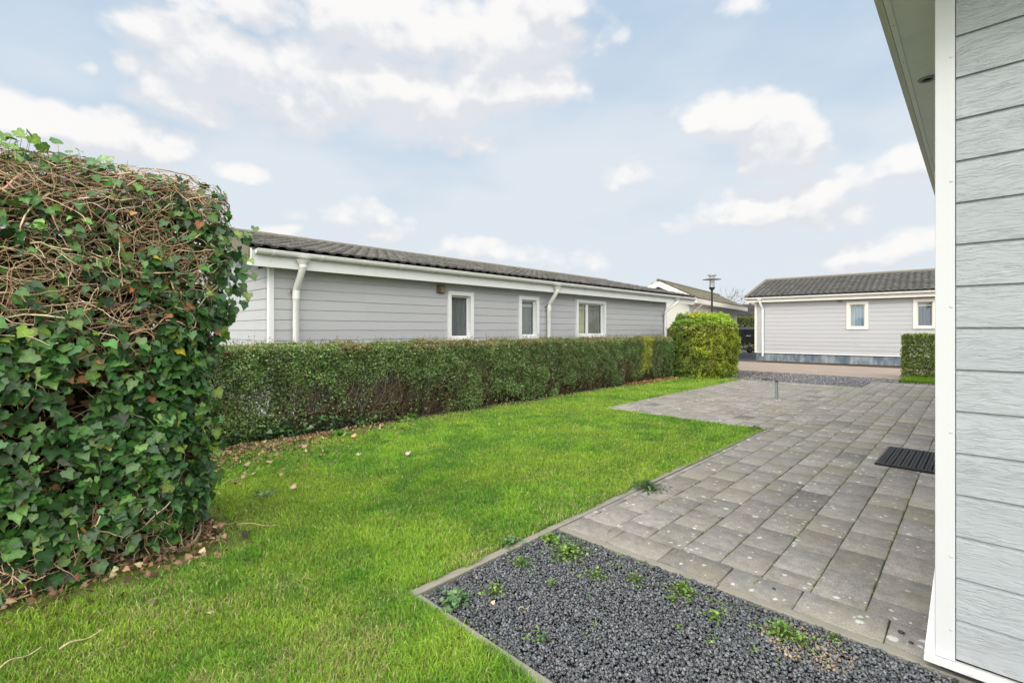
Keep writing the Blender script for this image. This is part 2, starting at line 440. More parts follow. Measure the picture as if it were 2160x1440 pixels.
def M_plinth(name):
    m, t, b = new_mat(name); s = t.sep(obj_co(t)); v = obj_co(t)
    st = t.noise(t.xyz(t.m('MULTIPLY', s[0], 2.2), t.m('MULTIPLY', s[1], 2.2), t.m('MULTIPLY', s[2], .9)), 1.6, 6, .7)
    c = t.mix(t.ss(st, .38, .66), (.085, .115, .15), (.26, .29, .31))
    c = t.vm('SCALE', c, scale=t.ss(t.noise(v, 25, 4), .2, .8, .85, 1.15))
    t.l.new(c, b.inputs['Base Color']); b.inputs['Roughness'].default_value = .8
    return m
def M_glass(name, tint=(.02, .025, .03)):
    m, t, b = new_mat(name)
    g = t.node('ShaderNodeBsdfGlossy'); g.inputs['Roughness'].default_value = .03
    tr = t.node('ShaderNodeBsdfTransparent'); tr.inputs[0].default_value = (.86, .87, .86, 1)
    fr = t.node('ShaderNodeFresnel'); bf = t.node('ShaderNodeNewGeometry').outputs['Backfacing']
    t.l.new(t.m('MULTIPLY_ADD', bf, 1/1.6-1.6, 1.6), fr.inputs[0])
    mx = t.node('ShaderNodeMixShader'); t.l.new(fr.outputs[0], mx.inputs[0])
    t.l.new(tr.outputs[0], mx.inputs[1]); t.l.new(g.outputs[0], mx.inputs[2])
    t.l.new(mx.outputs[0], t.n['Material Output'].inputs[0])
    return m
def M_curtain(name, col, freq=60):
    m, t, b = new_mat(name); s = t.sep(obj_co(t))
    w = t.m('SINE', t.m('MULTIPLY', t.m('ADD', s[0], s[1]), freq))
    n = t.noise(t.xyz(t.m('MULTIPLY', t.m('ADD', s[0], s[1]), 20), s[2], 0.), 1, 3)
    c = t.mix(n, tuple(x*.8 for x in col), tuple(x*1.15 for x in col))
    t.l.new(c, b.inputs['Base Color']); b.inputs['Roughness'].default_value = .9
    t.l.new(t.bump(w, .6, .02), b.inputs['Normal'])
    return m

GREY = (.43, .462, .472)
m_side_near = M_siding('embossed_siding_near', (.335, .36, .383), .1505, .75, .10, .0029, 1.26)
m_side = M_siding('embossed_siding', (.422, .428, .444), .1405, .55, .14, .002, 1.25)
m_side_r = M_siding('narrow_siding', (.402, .406, .422), .155, .35, .10, .001)
m_side_w = M_siding('cream_siding', (.66, .64, .59), .19, .3, .05, .001)
m_white = M_plain('white_trim', (.68, .69, .69), .45, .03, 4, .4, .08, 30, dirt=.12)
m_cream = M_plain('cream_trim', (.66, .63, .57), .5, .04, 4, .4, dirt=.10)
m_pvc = M_plain('white_pvc', (.71, .71, .69), .32, .03, 3, .5, dirt=.18, dirtcol=(.42, .42, .30))
m_soffit = M_plain('soffit_board', (.87, .86, .84), .55, .05, 3, .3, dirt=.15, dirtcol=(.33, .32, .26))
m_post_near = M_plain('white_corner_post', (.51, .522, .538), .5, .02, 9, .35, .05, 40, dirt=.06, dirtcol=(.5, .5, .5))
m_sill = M_plain('peeling_white_paint', (.60, .60, .59), .6, .04, 6, .3, .2, 40, dirt=.8, dirtcol=(.42, .43, .42))
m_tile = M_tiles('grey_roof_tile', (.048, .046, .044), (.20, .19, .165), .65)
m_tile_r = M_tiles('dark_roof_tile', (.042, .042, .041), (.16, .155, .135), .6)
m_tile_w = M_tiles('mossy_roof_tile', (.13, .12, .085), (.26, .23, .15), .8)
m_verge = M_plain('mossy_verge_tile', (.15, .135, .11), .85, .25, 14, .2, .5, 90, dirt=.7, dirtcol=(.33, .30, .20))
m_plinth = M_plinth('blue_grey_plinth')
m_dark_plinth = M_plain('dark_plinth', (.055, .055, .058), .9, .3, 8, .2)
m_brown = M_plain('brown_vent_plastic', (.17, .125, .085), .5, .1, 20, .4, dirt=.5, dirtcol=(.42, .37, .30))
m_glass = M_glass('window_glass')
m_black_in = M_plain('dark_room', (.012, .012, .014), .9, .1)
m_cur_grey = M_curtain('grey_net_curtain', (.34, .35, .35))
m_cur_dark = M_curtain('dark_curtain', (.24, .25, .26))
m_cur_yel = M_curtain('cream_curtain', (.72, .74, .52))
m_cur_blue = M_curtain('pale_blue_blind', (.40, .52, .66))
m_cur_blue2 = M_curtain('blue_curtain', (.11, .17, .27))
m_galv = M_plain('galvanised_steel', (.30, .33, .36), .42, .2, 40, .5, metal=.6)
m_rubber = M_plain('black_rubber', (.010, .010, .011), .38, .2, 40, .4)
m_darkmetal = M_plain('dark_grey_metal', (.04, .042, .046), .45, .1, 20, .5, metal=.3)
m_lampgrey = M_plain('lamp_grey_metal', (.33, .34, .33), .45, .1, 12, .5, metal=.4)
m_rust = M_plain('rusty_clip', (.25, .12, .06), .8, .2, 60)
m_slab = M_slab()
m_kerb = M_plain('concrete_kerb', (.24, .225, .19), .9, .25, 9, .2, .5, 160, dirt=.7, dirtcol=(.26, .20, .10))
m_joint = M_soil('mossy_joint', (.045, .045, .022), (.09, .11, .03), 4, (.15, .20, .03))
m_lawn = M_soil('lawn_soil', (.10, .13, .03), (.15, .17, .05), 9)
m_ground = M_soil('rough_ground', (.06, .09, .03), (.09, .10, .05), 1.2)
m_gbed = M_soil('gravel_bed', (.030, .031, .034), (.055, .056, .060), 30)
m_gbed2 = M_soil('far_gravel_bed', (.075, .078, .085), (.12, .12, .125), 22)
m_road = M_road()
m_soilb = M_soil('dark_soil', (.04, .032, .022), (.075, .055, .035), 10)
m_stone = M_attr('slate_chip', .62, .3, 260, .25, 120, .4)
m_grass = M_leaf('grass_blade', .55, .35, .25)
m_fol = M_leaf('small_leaf', .42, .3, .5)
m_ivy = M_leaf('ivy_leaf', .34, .12, .42, big=True)
m_twig = M_attr('twig_bark', .85, .4, 300, .25, 90)
m_dead = M_attr('dead_leaf', .8, .3, 160, .3, 60)
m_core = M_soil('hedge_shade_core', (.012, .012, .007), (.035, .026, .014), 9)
# ================================================================== SETTING
def sheet(name, poly, z, thick, mat, parent=None):
    mb = MB(); mb.prism(poly, 'z', z-thick, z); o = mb.build(name, mat, parent)
    return tag(o, kind='structure') if parent is None else o
sheet('ground', [(-600, -600), (600, -600), (600, 900), (-600, 900)], -.075, .3, m_ground)
# lawn: an L of turf round the terrace, ending at the kerbs
LAWN = [(-30, -25), (8, -25), (8, 1.255), (-1.955, 1.255), (-1.955, 6.50), (-4.30, 6.50), (-4.30, 12.75), (-6.7, 12.75), (-6.7, -5), (-30, -5)]
sheet('lawn', LAWN, -.004, .06, m_lawn)
sheet('gravel_bed', [(-1.89, 1.32), (6, 1.32), (6, 2.345), (-1.89, 2.345)], -.028, .03, m_gbed)
sheet('far_gravel_bed', [(-9, 12.76), (-1.80, 12.76), (-1.80, 14.36), (4, 14.36), (4, 15.5), (-9, 15.5)], -.012, .04, m_gbed2)
sheet('road', [(-60, 15.6), (40, 15.6), (40, 20.05), (-60, 20.05)], .0, .05, m_road)
sheet('dirt_strip', [(-6.2, 20.07), (40, 20.07), (40, 22.5), (-6.2, 22.5)], .004, .05, m_soilb)
sheet('side_gravel', [(-40, 20.07), (-6.22, 20.07), (-6.22, 40), (-40, 40)], -.004, .05, m_gbed2)
sheet('soil_strip', [(-6.66, -5), (-5.62, -5), (-5.62, 12.6), (-6.66, 12.6)], .006, .02, m_soilb)

# kerbs
mb = MB()
def kerb_run(mb, x0, y0, x1, y1, w, L=.99):
    dx, dy = x1-x0, y1-y0; n = max(1, round(math.hypot(dx, dy)/L))
    for i in range(n):
        a = (i+.003)/n; b = (i+.997)/n; h = .001+random.uniform(-.003, .003); o = random.uniform(-.003, .003)
        if abs(dx) > abs(dy): mb.box(x0+dx*a, y0+o, -.1, x0+dx*b, y0+w+o, h)
        else: mb.box(x0+o, y0+dy*a, -.1, x0+w+o, y0+dy*b, h)
kerb_run(mb, -1.895, 2.35, 6, 2.35, .05)
kerb_run(mb, -1.95, 1.262, -1.95, 6.48, .052)
kerb_run(mb, -1.89, 1.262, 6, 1.262, .052)
kerb_run(mb, -4.29, 6.505, -1.955, 6.505, .045)
kerb_run(mb, -4.29, 6.56, -4.29, 12.70, .045)
kerb_run(mb, -4.29, 12.71, -1.80, 12.71, .045)
kerb_run(mb, -1.80, 12.76, -1.80, 14.30, .045)
kerb_run(mb, -1.80, 14.31, 4, 14.31, .045)
kerb_run(mb, -60, 15.53, 40, 15.53, .065, 1)
tag(mb.build('kerb', m_kerb, bevel=.004), kind='structure')

# terrace: real pavers with open joints
def pavers():
    V = []; F = []; C = []
    PX, PY = .2135, .3285
    def slab(x0, y0, x1, y1):
        g = .0018+random.random()*.0014
        x0 += g; x1 -= g; y0 += g; y1 -= g
        if x1-x0 < .02 or y1-y0 < .02: return
        z = random.gauss(0, .0016); tx = random.gauss(0, .0022); ty = random.gauss(0, .002); e = .0045
        cx, cy = (x0+x1)/2, (y0+y1)/2; b = len(V)
        def zz(x, y, d=0): return z+tx*(x-cx)+ty*(y-cy)-d
        for (ax, ay, bx, by, dz) in ((x0, y0, x1, y1, .045), (x0, y0, x1, y1, .004), (x0+e, y0+e, x1-e, y1-e, 0)):
            for px, py in ((ax, ay), (bx, ay), (bx, by), (ax, by)): V.append((px, py, zz(px, py, dz)))
        for k in (0, 4):
            for i in range(4): F.append((b+k+i, b+k+(i+1) % 4, b+k+4+(i+1) % 4, b+k+4+i))
        F.append((b+8, b+9, b+10, b+11))
        pale = 1.32 if cx > -.75 and cy < 6 else 1.18
        base = np.array(random.choice([(.180, .169, .157), (.190, .178, .163), (.205, .189, .170), (.182, .166, .153), (.196, .184, .171)]))
        c = base*random.gauss(1, .085)*pale
        if random.random() < .03: c = c*.7
        C.extend([c]*12)
    def region(x0, x1, y0, y1, xo=-.355, yo=2.622):
        k = math.floor((x0-xo)/PX)
        while xo+k*PX < x1-.001:
            a = max(x0, xo+k*PX); b = min(x1, xo+(k+1)*PX)
            off = (.5*PY if k % 2 == 0 else 0)+yo
            j = math.floor((y0-off)/PY)
            while off+j*PY < y1-.001:
                slab(a, max(y0, off+j*PY), b, min(y1, off+(j+1)*PY)); j += 1
            k += 1
    x = -1.895                       # soldier course beside the gravel
    while x < 2.0:
        nx = min(x+.3255, 2.0); slab(x, 2.402, nx, 2.620); x = nx
    region(-1.895, 2.0, 2.622, 12.705)
    region(-4.243, -1.895, 6.553, 12.705)
    region(-1.75, 2.0, 12.705, 14.305)
    me = np_mesh('patio', np.array(V), [np.array(F)], m_slab, None, np.array(C))
    tag(me, kind='structure')
pavers()
sheet('patio_bed', [(-1.897, 2.40), (2.0, 2.40), (2.0, 14.308), (-1.752, 14.308), (-1.752, 12.707), (-4.244, 12.707), (-4.244, 6.552), (-1.897, 6.552)], -.009, .03, m_joint)
# ================================================================== GENERIC PARTS
def rotz(a):
    c, s = math.cos(a), math.sin(a)
    return np.array([[c, -s, 0], [s, c, 0], [0, 0, 1]])
def siding(name, root, mat, L, z0, z1, bh, org, holes=(), top=None, butts=(), th=.016, y0=0., x0=0.):
    """boards on the local plane y=y0, facing -y, running along +x from x0 to x0+L. top(x)->z for gables.
    holes: (xa, xb, za, zb) window openings."""
    V = []; F = []; MI = []
    def q(a, b, c, d, mi=0):
        n = len(V); V.extend([a, b, c, d]); F.append((n, n+1, n+2, n+3)); MI.append(mi)
    k = math.floor((z0-org)/bh)
    while org+k*bh < z1:
        a = max(z0, org+k*bh); b = min(z1, org+(k+1)*bh); k += 1
        if b-a < .004: continue
        lip = min(.014, (b-a)*.3)
        prof = [(a, -.004), (a, -th), (b-lip-.003, -th*.93), (b-lip, -.006), (b, -.004)]
        # split in x by holes
        segs = [(x0, x0+L)]
        for (xa, xb, za, zb) in holes:
            if za < (a+b)/2 < zb:
                ns = []
                for s in segs:
                    if xa > s[0]: ns.append((s[0], min(s[1], xa)))
                    if xb < s[1]: ns.append((max(s[0], xb), s[1]))
                segs = [s for s in ns if s[1]-s[0] > .002]
        if top is not None:
            ns = []
            for s in segs:   # clip where the gable is lower than the board top, in slices
                n = 60; xs = np.linspace(s[0], s[1], n+1)
                ok = [top((xs[i]+xs[i+1])/2) > b for i in range(n)]
                i = 0
                while i < n:
                    if ok[i]:
                        j = i
                        while j+1 < n and ok[j+1]: j += 1
                        ns.append((xs[i], xs[j+1])); i = j+1
                    else: i += 1
            segs = ns
        for (sa, sb) in segs:
            for i in range(4):
                (za, ya), (zb, yb) = prof[i], prof[i+1]
                q((sa, y0+ya, za), (sb, y0+ya, za), (sb, y0+yb, zb), (sa, y0+yb, zb))
        for xb_ in butts:
            if k % 2 == xb_[1] and (top is None or top(xb_[0]) > b): q((xb_[0]-.003, y0-th-.0006, a), (xb_[0]+.003, y0-th-.0006, a), (xb_[0]+.003, y0-th-.0006, b-lip), (xb_[0]-.003, y0-th-.0006, b-lip), 1)
    o = np_mesh(name, np.array(V), [np.array(F)], [mat, m_dark_plinth], root)
    o.data.polygons.foreach_set('material_index', np.array(MI, np.int32))
    return o
def roof_plane(name, root, mat, L, W, rise, o=(0, 0, 0), flip=1, period=.19, course=.34, h=.034, contrast=.92):
    """eave along +x from o, climbing towards +y*flip over plan width W"""
    nu = int(L/period*6); sl = math.hypot(W, rise); nc = max(2, int(round(sl/course)))
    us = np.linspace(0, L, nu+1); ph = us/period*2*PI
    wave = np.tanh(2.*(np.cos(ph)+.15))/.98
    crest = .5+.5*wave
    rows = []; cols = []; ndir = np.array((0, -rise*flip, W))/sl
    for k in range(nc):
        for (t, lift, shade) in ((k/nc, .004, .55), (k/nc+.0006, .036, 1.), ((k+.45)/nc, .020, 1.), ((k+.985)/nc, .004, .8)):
            jig = .0035*np.sin(us*11.3+k*5.1)
            jz = (crest*h+lift+jig*.4)
            base = np.stack([us+o[0], np.full_like(us, o[1]+flip*W*t)+jig*flip, np.full_like(us, o[2]+rise*t)], 1)
            rows.append(base+jz[:, None]*ndir[None])
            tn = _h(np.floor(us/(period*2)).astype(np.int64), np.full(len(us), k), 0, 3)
            cols.append(((1-contrast)+contrast*1.25*crest)*shade*(.82+.36*tn))  # shade of troughs and course edges painted into tile colour; crests paler with lichen
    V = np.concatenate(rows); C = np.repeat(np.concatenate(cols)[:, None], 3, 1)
    R = len(rows); idx = np.arange(R*(nu+1)).reshape(R, nu+1)
    Q = np.stack([idx[:-1, :-1], idx[:-1, 1:], idx[1:, 1:], idx[1:, :-1]], -1).reshape(-1, 4)
    if flip < 0: Q = Q[:, ::-1]
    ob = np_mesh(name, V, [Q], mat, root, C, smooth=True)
    # boards under the tiles
    return ob
def gutter(root, mat, x0, x1, y, z, r=.052, brk=.62):
    mb = MB(); n = 10; prof = [(math.cos(PI+PI*i/n)*r, math.sin(PI+PI*i/n)*r) for i in range(n+1)]
    out = prof+[(p[0]*.9, p[1]*.9) for p in prof[::-1]]
    mb.prism([(y+a, z+b) for a, b in out], 'x', x0, x1)
    mb.tube([(x0, y-r, z+.002), (x1, y-r, z+.002)], .006, 6)
    for xe in (x0+.002, x1-.002): mb.prism([(y+a, z+b) for a, b in prof], 'x', xe-.004, xe+.004)
    g = mb.build('gutter', mat, root, smooth=True)
    k = int((x1-x0)/brk); bb = None
    for i in range(k+1):
        xx = x0+.2+i*brk
        if xx > x1-.05: break
        if bb is None:
            mb = MB(); m_ = 8; R = r+.009
            pr = [(math.cos(PI+PI*j/m_)*R, math.sin(PI+PI*j/m_)*R) for j in range(m_+1)]
            pr2 = [(p[0]*.93, p[1]*.93) for p in pr[::-1]]
            mb.prism(pr+pr2, 'x', -.013, .013); mb.box(-.009, R*.4, -R*1.1, .009, R*1.25, -R*.75)
            bb = mb.build('gutter_bracket', mat, g); bb.location = (xx, y, z)
        else:
            c = bb.copy(); COL.objects.link(c); c.parent = g; c.location = (xx, y, z)
    return g
def downpipe(root, mat, x, yg, yw, ztop, zb, r=.043, dz1=.16, dz2=.48, clips=(1.78,), dx=0.):
    mb = MB(); z1 = ztop-dz1; z2 = ztop-dz2
    mb.tube([(x+dx, yg, ztop-.02), (x+dx, yg, z1), (x+dx*.9, yg+(yw-yg)*.06, z1-.03), (x+dx*.06, yw-(yw-yg)*.06, z2+.03), (x, yw, z2), (x, yw, zb)], r, 14)
    mb.tube([(x, yw, z2+.012), (x, yw, z2-.11)], r*1.13, 14)
    mb.tube([(x+dx, yg, z1+.05), (x+dx, yg, z1-.012)], r*1.13, 14)
    mb.lathe([(r*2.1, 0), (r*1.5, -.035), (r*1.15, -.065)][::-1], (x+dx, yg), 14); 
    for i in range(-42, 0):  # lift the outlet funnel up to the gutter
        vx, vy, vz = mb.v[i]; mb.v[i] = (vx, vy, vz+ztop+.0)
    d = mb.build('downpipe', mat, root, smooth=True)
    for z in clips:
        c = MB(); c.tube([(x, yw, z-.008), (x, yw, z+.008)], r*1.16, 14); c.box(x-r*1.6, yw-.004, z-.014, x-r*1.1, yw+r*1.2, z+.014)
        c.build('pipe_clip', m_pvc if z < 1.7 else m_pvc, d)
        c = MB(); c.box(x-r*1.75, yw-.012, z-.016, x-r*1.25, yw+.01, z+.016); c.build('clip_screw', m_rust, d)
    return d
def window(root, xa, xb, za, zb, mat, tw=.075, panes=1, cur=(None,), blind=(), proud=.035, y0=0., blindcol=None, split=.5):
    """trim + frame + glass + curtain on the local plane y=y0 facing -y"""
    w = MB(); p = y0-.018
    w.box(xa, p-proud, za, xa+tw, y0+.02, zb); w.box(xb-tw, p-proud, za, xb, y0+.02, zb)
    w.box(xa+tw, p-proud+.002, zb-tw, xb-tw, y0+.02, zb); w.box(xa+tw, p-proud+.002, za, xb-tw, y0+.02, za+tw*.8)
    W = w.build('window', mat, root, bevel=.003)
    ia, ib, ja, jb = xa+tw, xb-tw, za+tw*.8, zb-tw
    f = MB(); t = .032; ys = y0+.022; ye = y0+.06
    f.box(ia, ys, ja, ia+t, ye, jb); f.box(ib-t, ys, ja, ib, ye, jb); f.box(ia+t, ys+.002, jb-t, ib-t, ye, jb); f.box(ia+t, ys+.002, ja, ib-t, ye, ja+t)
    # outer reveal lining
    f.box(ia-.004, y0-.0, ja, ia+.003, ys, jb)
    f.box(ib-.003, y0-.0, ja, ib+.004, ys, jb); f.box(ia, y0, jb-.003, ib, ys, jb+.004); f.box(ia, y0-.02, ja-.006, ib, ys, ja+.004)
    xs = [ia+t]
    for i in range(1, panes):
        c = ia+(ib-ia)*(split if panes == 2 else i/panes); f.box(c-.04, ys-.006, ja+t, c+.04, ye, jb-t); xs += [c-.04, c+.04]
    xs.append(ib-t)
    f.build('window_frame', mat, W, bevel=.002)
    for i in range(panes):
        a, b = xs[2*i], xs[2*i+1]
        g = MB(); g.box(a, ys+.014, ja+t, b, ys+.020, jb-t); g.build('pane', m_glass, W)
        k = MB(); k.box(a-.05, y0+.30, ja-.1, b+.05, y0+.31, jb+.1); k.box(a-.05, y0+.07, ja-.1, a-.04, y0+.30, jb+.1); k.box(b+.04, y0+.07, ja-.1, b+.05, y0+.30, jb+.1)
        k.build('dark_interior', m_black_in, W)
        if cur[i] is not None:
            n = 28; v = []; ff = []
            for j in range(n+1):
                xx = a-.02+(b-a+.04)*j/n; yy = y0+.085+.010*math.sin(j*1.9)+.006*math.sin(j*.7)
                v += [(xx, yy, ja-.02), (xx, yy, jb+.02)]
            for j in range(n): ff.append((2*j, 2*j+2, 2*j+3, 2*j+1))
            c = MB(); c.add(v, ff); c.build('curtain', cur[i], W, smooth=True)
        if i in blind:
            bl = MB(); bl.box(a+.01, y0+.062, jb-t-.115, b-.01, y0+.085, jb-t-.055); bl.build('window_vent', mat, W)
    return W
def slab_roof(root, mat, L, W, rise, o, flip, th=.03):
    """solid deck below the tiles"""
    x0, y0, z0 = o; mb = MB()
    mb.hexa([(x0, y0, z0-th), (x0+L, y0, z0-th), (x0+L, y0+flip*W, z0+rise-th), (x0, y0+flip*W, z0+rise-th),
             (x0, y0, z0), (x0+L, y0, z0), (x0+L, y0+flip*W, z0+rise), (x0, y0+flip*W, z0+rise)])
    return mb.build('roof_deck', m_dark_plinth, root)
# ================================================================== LEFT CHALET
def left_chalet():
    # local frame: +x runs along world +Y, local -y faces world +X  (root turned by +90 degrees)
    root = thing('grey_chalet', (-6.7, 2.28, 0), 'long light grey chalet with three white framed windows behind the clipped hedge', 'chalet', rz=PI/2)
    # local (x,y) -> world (-6.7 - y, 2.28 + x)
    bh, org = .1405, 1.25
    L = 11.19; W = 6.0; WT = 2.13; WB = .11
    Y = lambda wy: wy-2.28
    wins = [(Y(5.216), Y(5.813), 1.055, 1.945), (Y(7.037), Y(7.653), 1.07, 1.95), (Y(8.976), Y(10.20), 1.075, 1.965)]
    holes = [(a+.03, b-.03, c+.03, d-.03) for a, b, c, d in wins]
    siding('front_wall', root, m_side, L, WB, WT, bh, org, holes)
    ridge_t, m = 3.3, .2256
    zr = 2.285
    # gable facing the viewer: own local turn
    g = siding('gable_wall', root, m_side, W, WB, 2.95, bh, org, (), top=lambda x: 2.12+min(x, W-x)*m+.02, butts=((W-.10, 0), (W-.1, 1), (W-2.1, 1), (W-3.6, 0)))
    g.matrix_local = _mat(-PI/2, (0, W, 0))
    # corner posts
    mb = MB(); mb.box(-.022, -.03, WB, .042, .0, WT+.02); mb.box(-.022, .0, WB, .0, .05, WT+.02)
    mb.build('corner_post', m_white, root, bevel=.003)
    mb = MB(); mb.box(L-.05, -.03, WB, L+.02, .0, WT+.02); mb.box(L, 0, WB, L+.02, .05, WT+.02); mb.build('corner_post', m_white, root, bevel=.003)
    mb = MB(); mb.box(.0, .012, -.1, L, W, WB-.02); mb.build('plinth', m_dark_plinth, root)
    mb = MB(); mb.box(-.03, -.034, WB-.022, L+.02, .01, WB); mb.box(-.03, .01, WB-.022, 0.0, W, WB); mb.build('base_trim', m_white, root)
    # backing body (so the room is closed), set behind the boards, with window gaps
    mb = MB(); mb.box(.004, .33, WB, L-.004, W-.01, 2.2)
    mb.box(L-.03, 0.002, WB, L-.002, .33, 2.2)
    mb.box(.002, .002, WB, .03, .33, 2.2)
    mb.build('inner_wall', m_dark_plinth, root)
    # right gable
    mb = MB(); mb.prism([(0.0, WB), (W, WB), (W, 2.15), (W/2, 2.15+W/2*m), (0, 2.15)], 'x', L-.001, L+.012); mb.build('far_gable_wall', m_side, root)
    # roof: eave at world X -6.42 -> local y -.28
    ey = -.28; x0 = -.33; RL = 14.9-1.95
    def rp(y): return zr+(y-ey)*m
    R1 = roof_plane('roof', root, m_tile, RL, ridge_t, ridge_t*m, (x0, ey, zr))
    slab_roof(R1, None, RL-.01, ridge_t, ridge_t*m, (x0+.005, ey+.02, zr), 1)
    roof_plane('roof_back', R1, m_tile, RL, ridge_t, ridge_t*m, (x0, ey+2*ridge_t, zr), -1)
    slab_roof(R1, None, RL-.01, ridge_t, ridge_t*m, (x0+.005, ey+2*ridge_t-.02, zr), -1)
    mb = MB(); n = int(RL/.35)
    for i in range(n):
        a = x0+RL*i/n; mb.tube([(a, ey+ridge_t, zr+ridge_t*m+.012), (a+RL/n+.02, ey+ridge_t, zr+ridge_t*m+.006)], [.075, .085], 12)
    mb.build('ridge_tiles', m_verge, R1, smooth=True)
    # verge tiles and white barge boards, near and far gable
    for xe, s in ((x0, -1), (x0+RL, 1)):
        v = MB(); nb = 10
        for k in range(nb):
            for f in (0, 1):
                ta, tb = k/nb, (k+.985)/nb
                ya, yb = ey+ridge_t*ta, ey+ridge_t*tb
                if f: ya, yb = 2*(ey+ridge_t)-ya, 2*(ey+ridge_t)-yb
                za, zb = zr+ridge_t*m*ta, zr+ridge_t*m*tb; l = .012
                xa, xb = sorted((xe, xe+s*.022)); xi, xj = sorted((xe-s*.13, xe+s*.022))
                v.hexa([(xa, ya, za-.13), (xb, ya, za-.13), (xb, yb, zb-.13), (xa, yb, zb-.13), (xa, ya, za+.03+l), (xb, ya, za+.03+l), (xb, yb, zb+.03), (xa, yb, zb+.03)])
                v.hexa([(xi, ya, za+.031+l), (xj, ya, za+.031+l), (xj, yb, zb+.031), (xi, yb, zb+.031), (xi, ya, za+.045+l), (xj, ya, za+.045+l), (xj, yb, zb+.045), (xi, yb, zb+.045)])
        v.build('verge_tiles', m_verge, R1, bevel=.003)
        v = MB()
        for f in (0, 1):
            pts = [(ey+.0, zr), (ey+ridge_t, zr+ridge_t*m)]
            if f: pts = [(2*(ey+ridge_t)-p, q) for p, q in pts]
            (ya, za), (yb, zb) = pts; xa, xb = sorted((xe-s*.004, xe-s*.026))
            v.hexa([(xa, ya, za-.235), (xb, ya, za-.235), (xb, yb, zb-.235), (xa, yb, zb-.235), (xa, ya, za-.02), (xb, ya, za-.02), (xb, yb, zb-.02), (xa, yb, zb-.02)])
        v.build('barge_board', m_white, root, bevel=.002)
    # fascia + soffit
    mb = MB(); mb.box(x0+.02, ey+.03, 2.052, x0+RL-.02, ey+.052, zr-.012); mb.build('fascia', m_white, root, bevel=.002)
    mb = MB(); mb.box(x0+.03, ey+.053, 2.085, x0+RL-.03, -.032, 2.105); mb.build('soffit', m_soffit, root)
    mb = MB(); mb.box(x0+.03, ey+.06, 2.11, -.04, 2*ridge_t+ey-.05, 2.13);   # underside at near gable, hidden high
    gutter(root, m_pvc, x0+.06, x0+RL-.03, ey-.034, 2.252)
    for wy, cl in ((2.585, (1.775,)), (7.93, (1.78,)), (13.31, (1.72,))):
        downpipe(root, m_pvc, Y(wy), ey-.032, -.085, 2.18, .02, clips=cl, dx=(.30 if wy > 13 else 0), dz1=.09, dz2=.40)
    window(root, *wins[0], m_white, cur=(m_cur_dark,))
    window(root, *wins[1], m_white, cur=(m_cur_grey,), blind=(0,))
    window(root, *wins[2], m_white, panes=2, cur=(m_cur_yel, m_cur_grey), blind=(0,), split=.40)
    # flue / extractor vent
    t = MB(); a, b = Y(4.985), Y(5.13)
    t.box(a, -.036, 1.885, a+.16, -.014, 2.035); t.hexa([(a+.03, -.11, 1.90), (a+.14, -.11, 1.90), (a+.14, -.036, 1.90), (a+.03, -.036, 1.90), (a+.03, -.085, 2.015), (a+.14, -.085, 2.015), (a+.14, -.036, 2.02), (a+.03, -.036, 2.02)])
    t.build('wall_vent', m_brown, root, bevel=.003)
from mathutils import Matrix, Vector
def _mat(a, t): return Matrix.Translation(Vector(t)) @ Matrix.Rotation(a, 4, 'Z')
left_chalet()

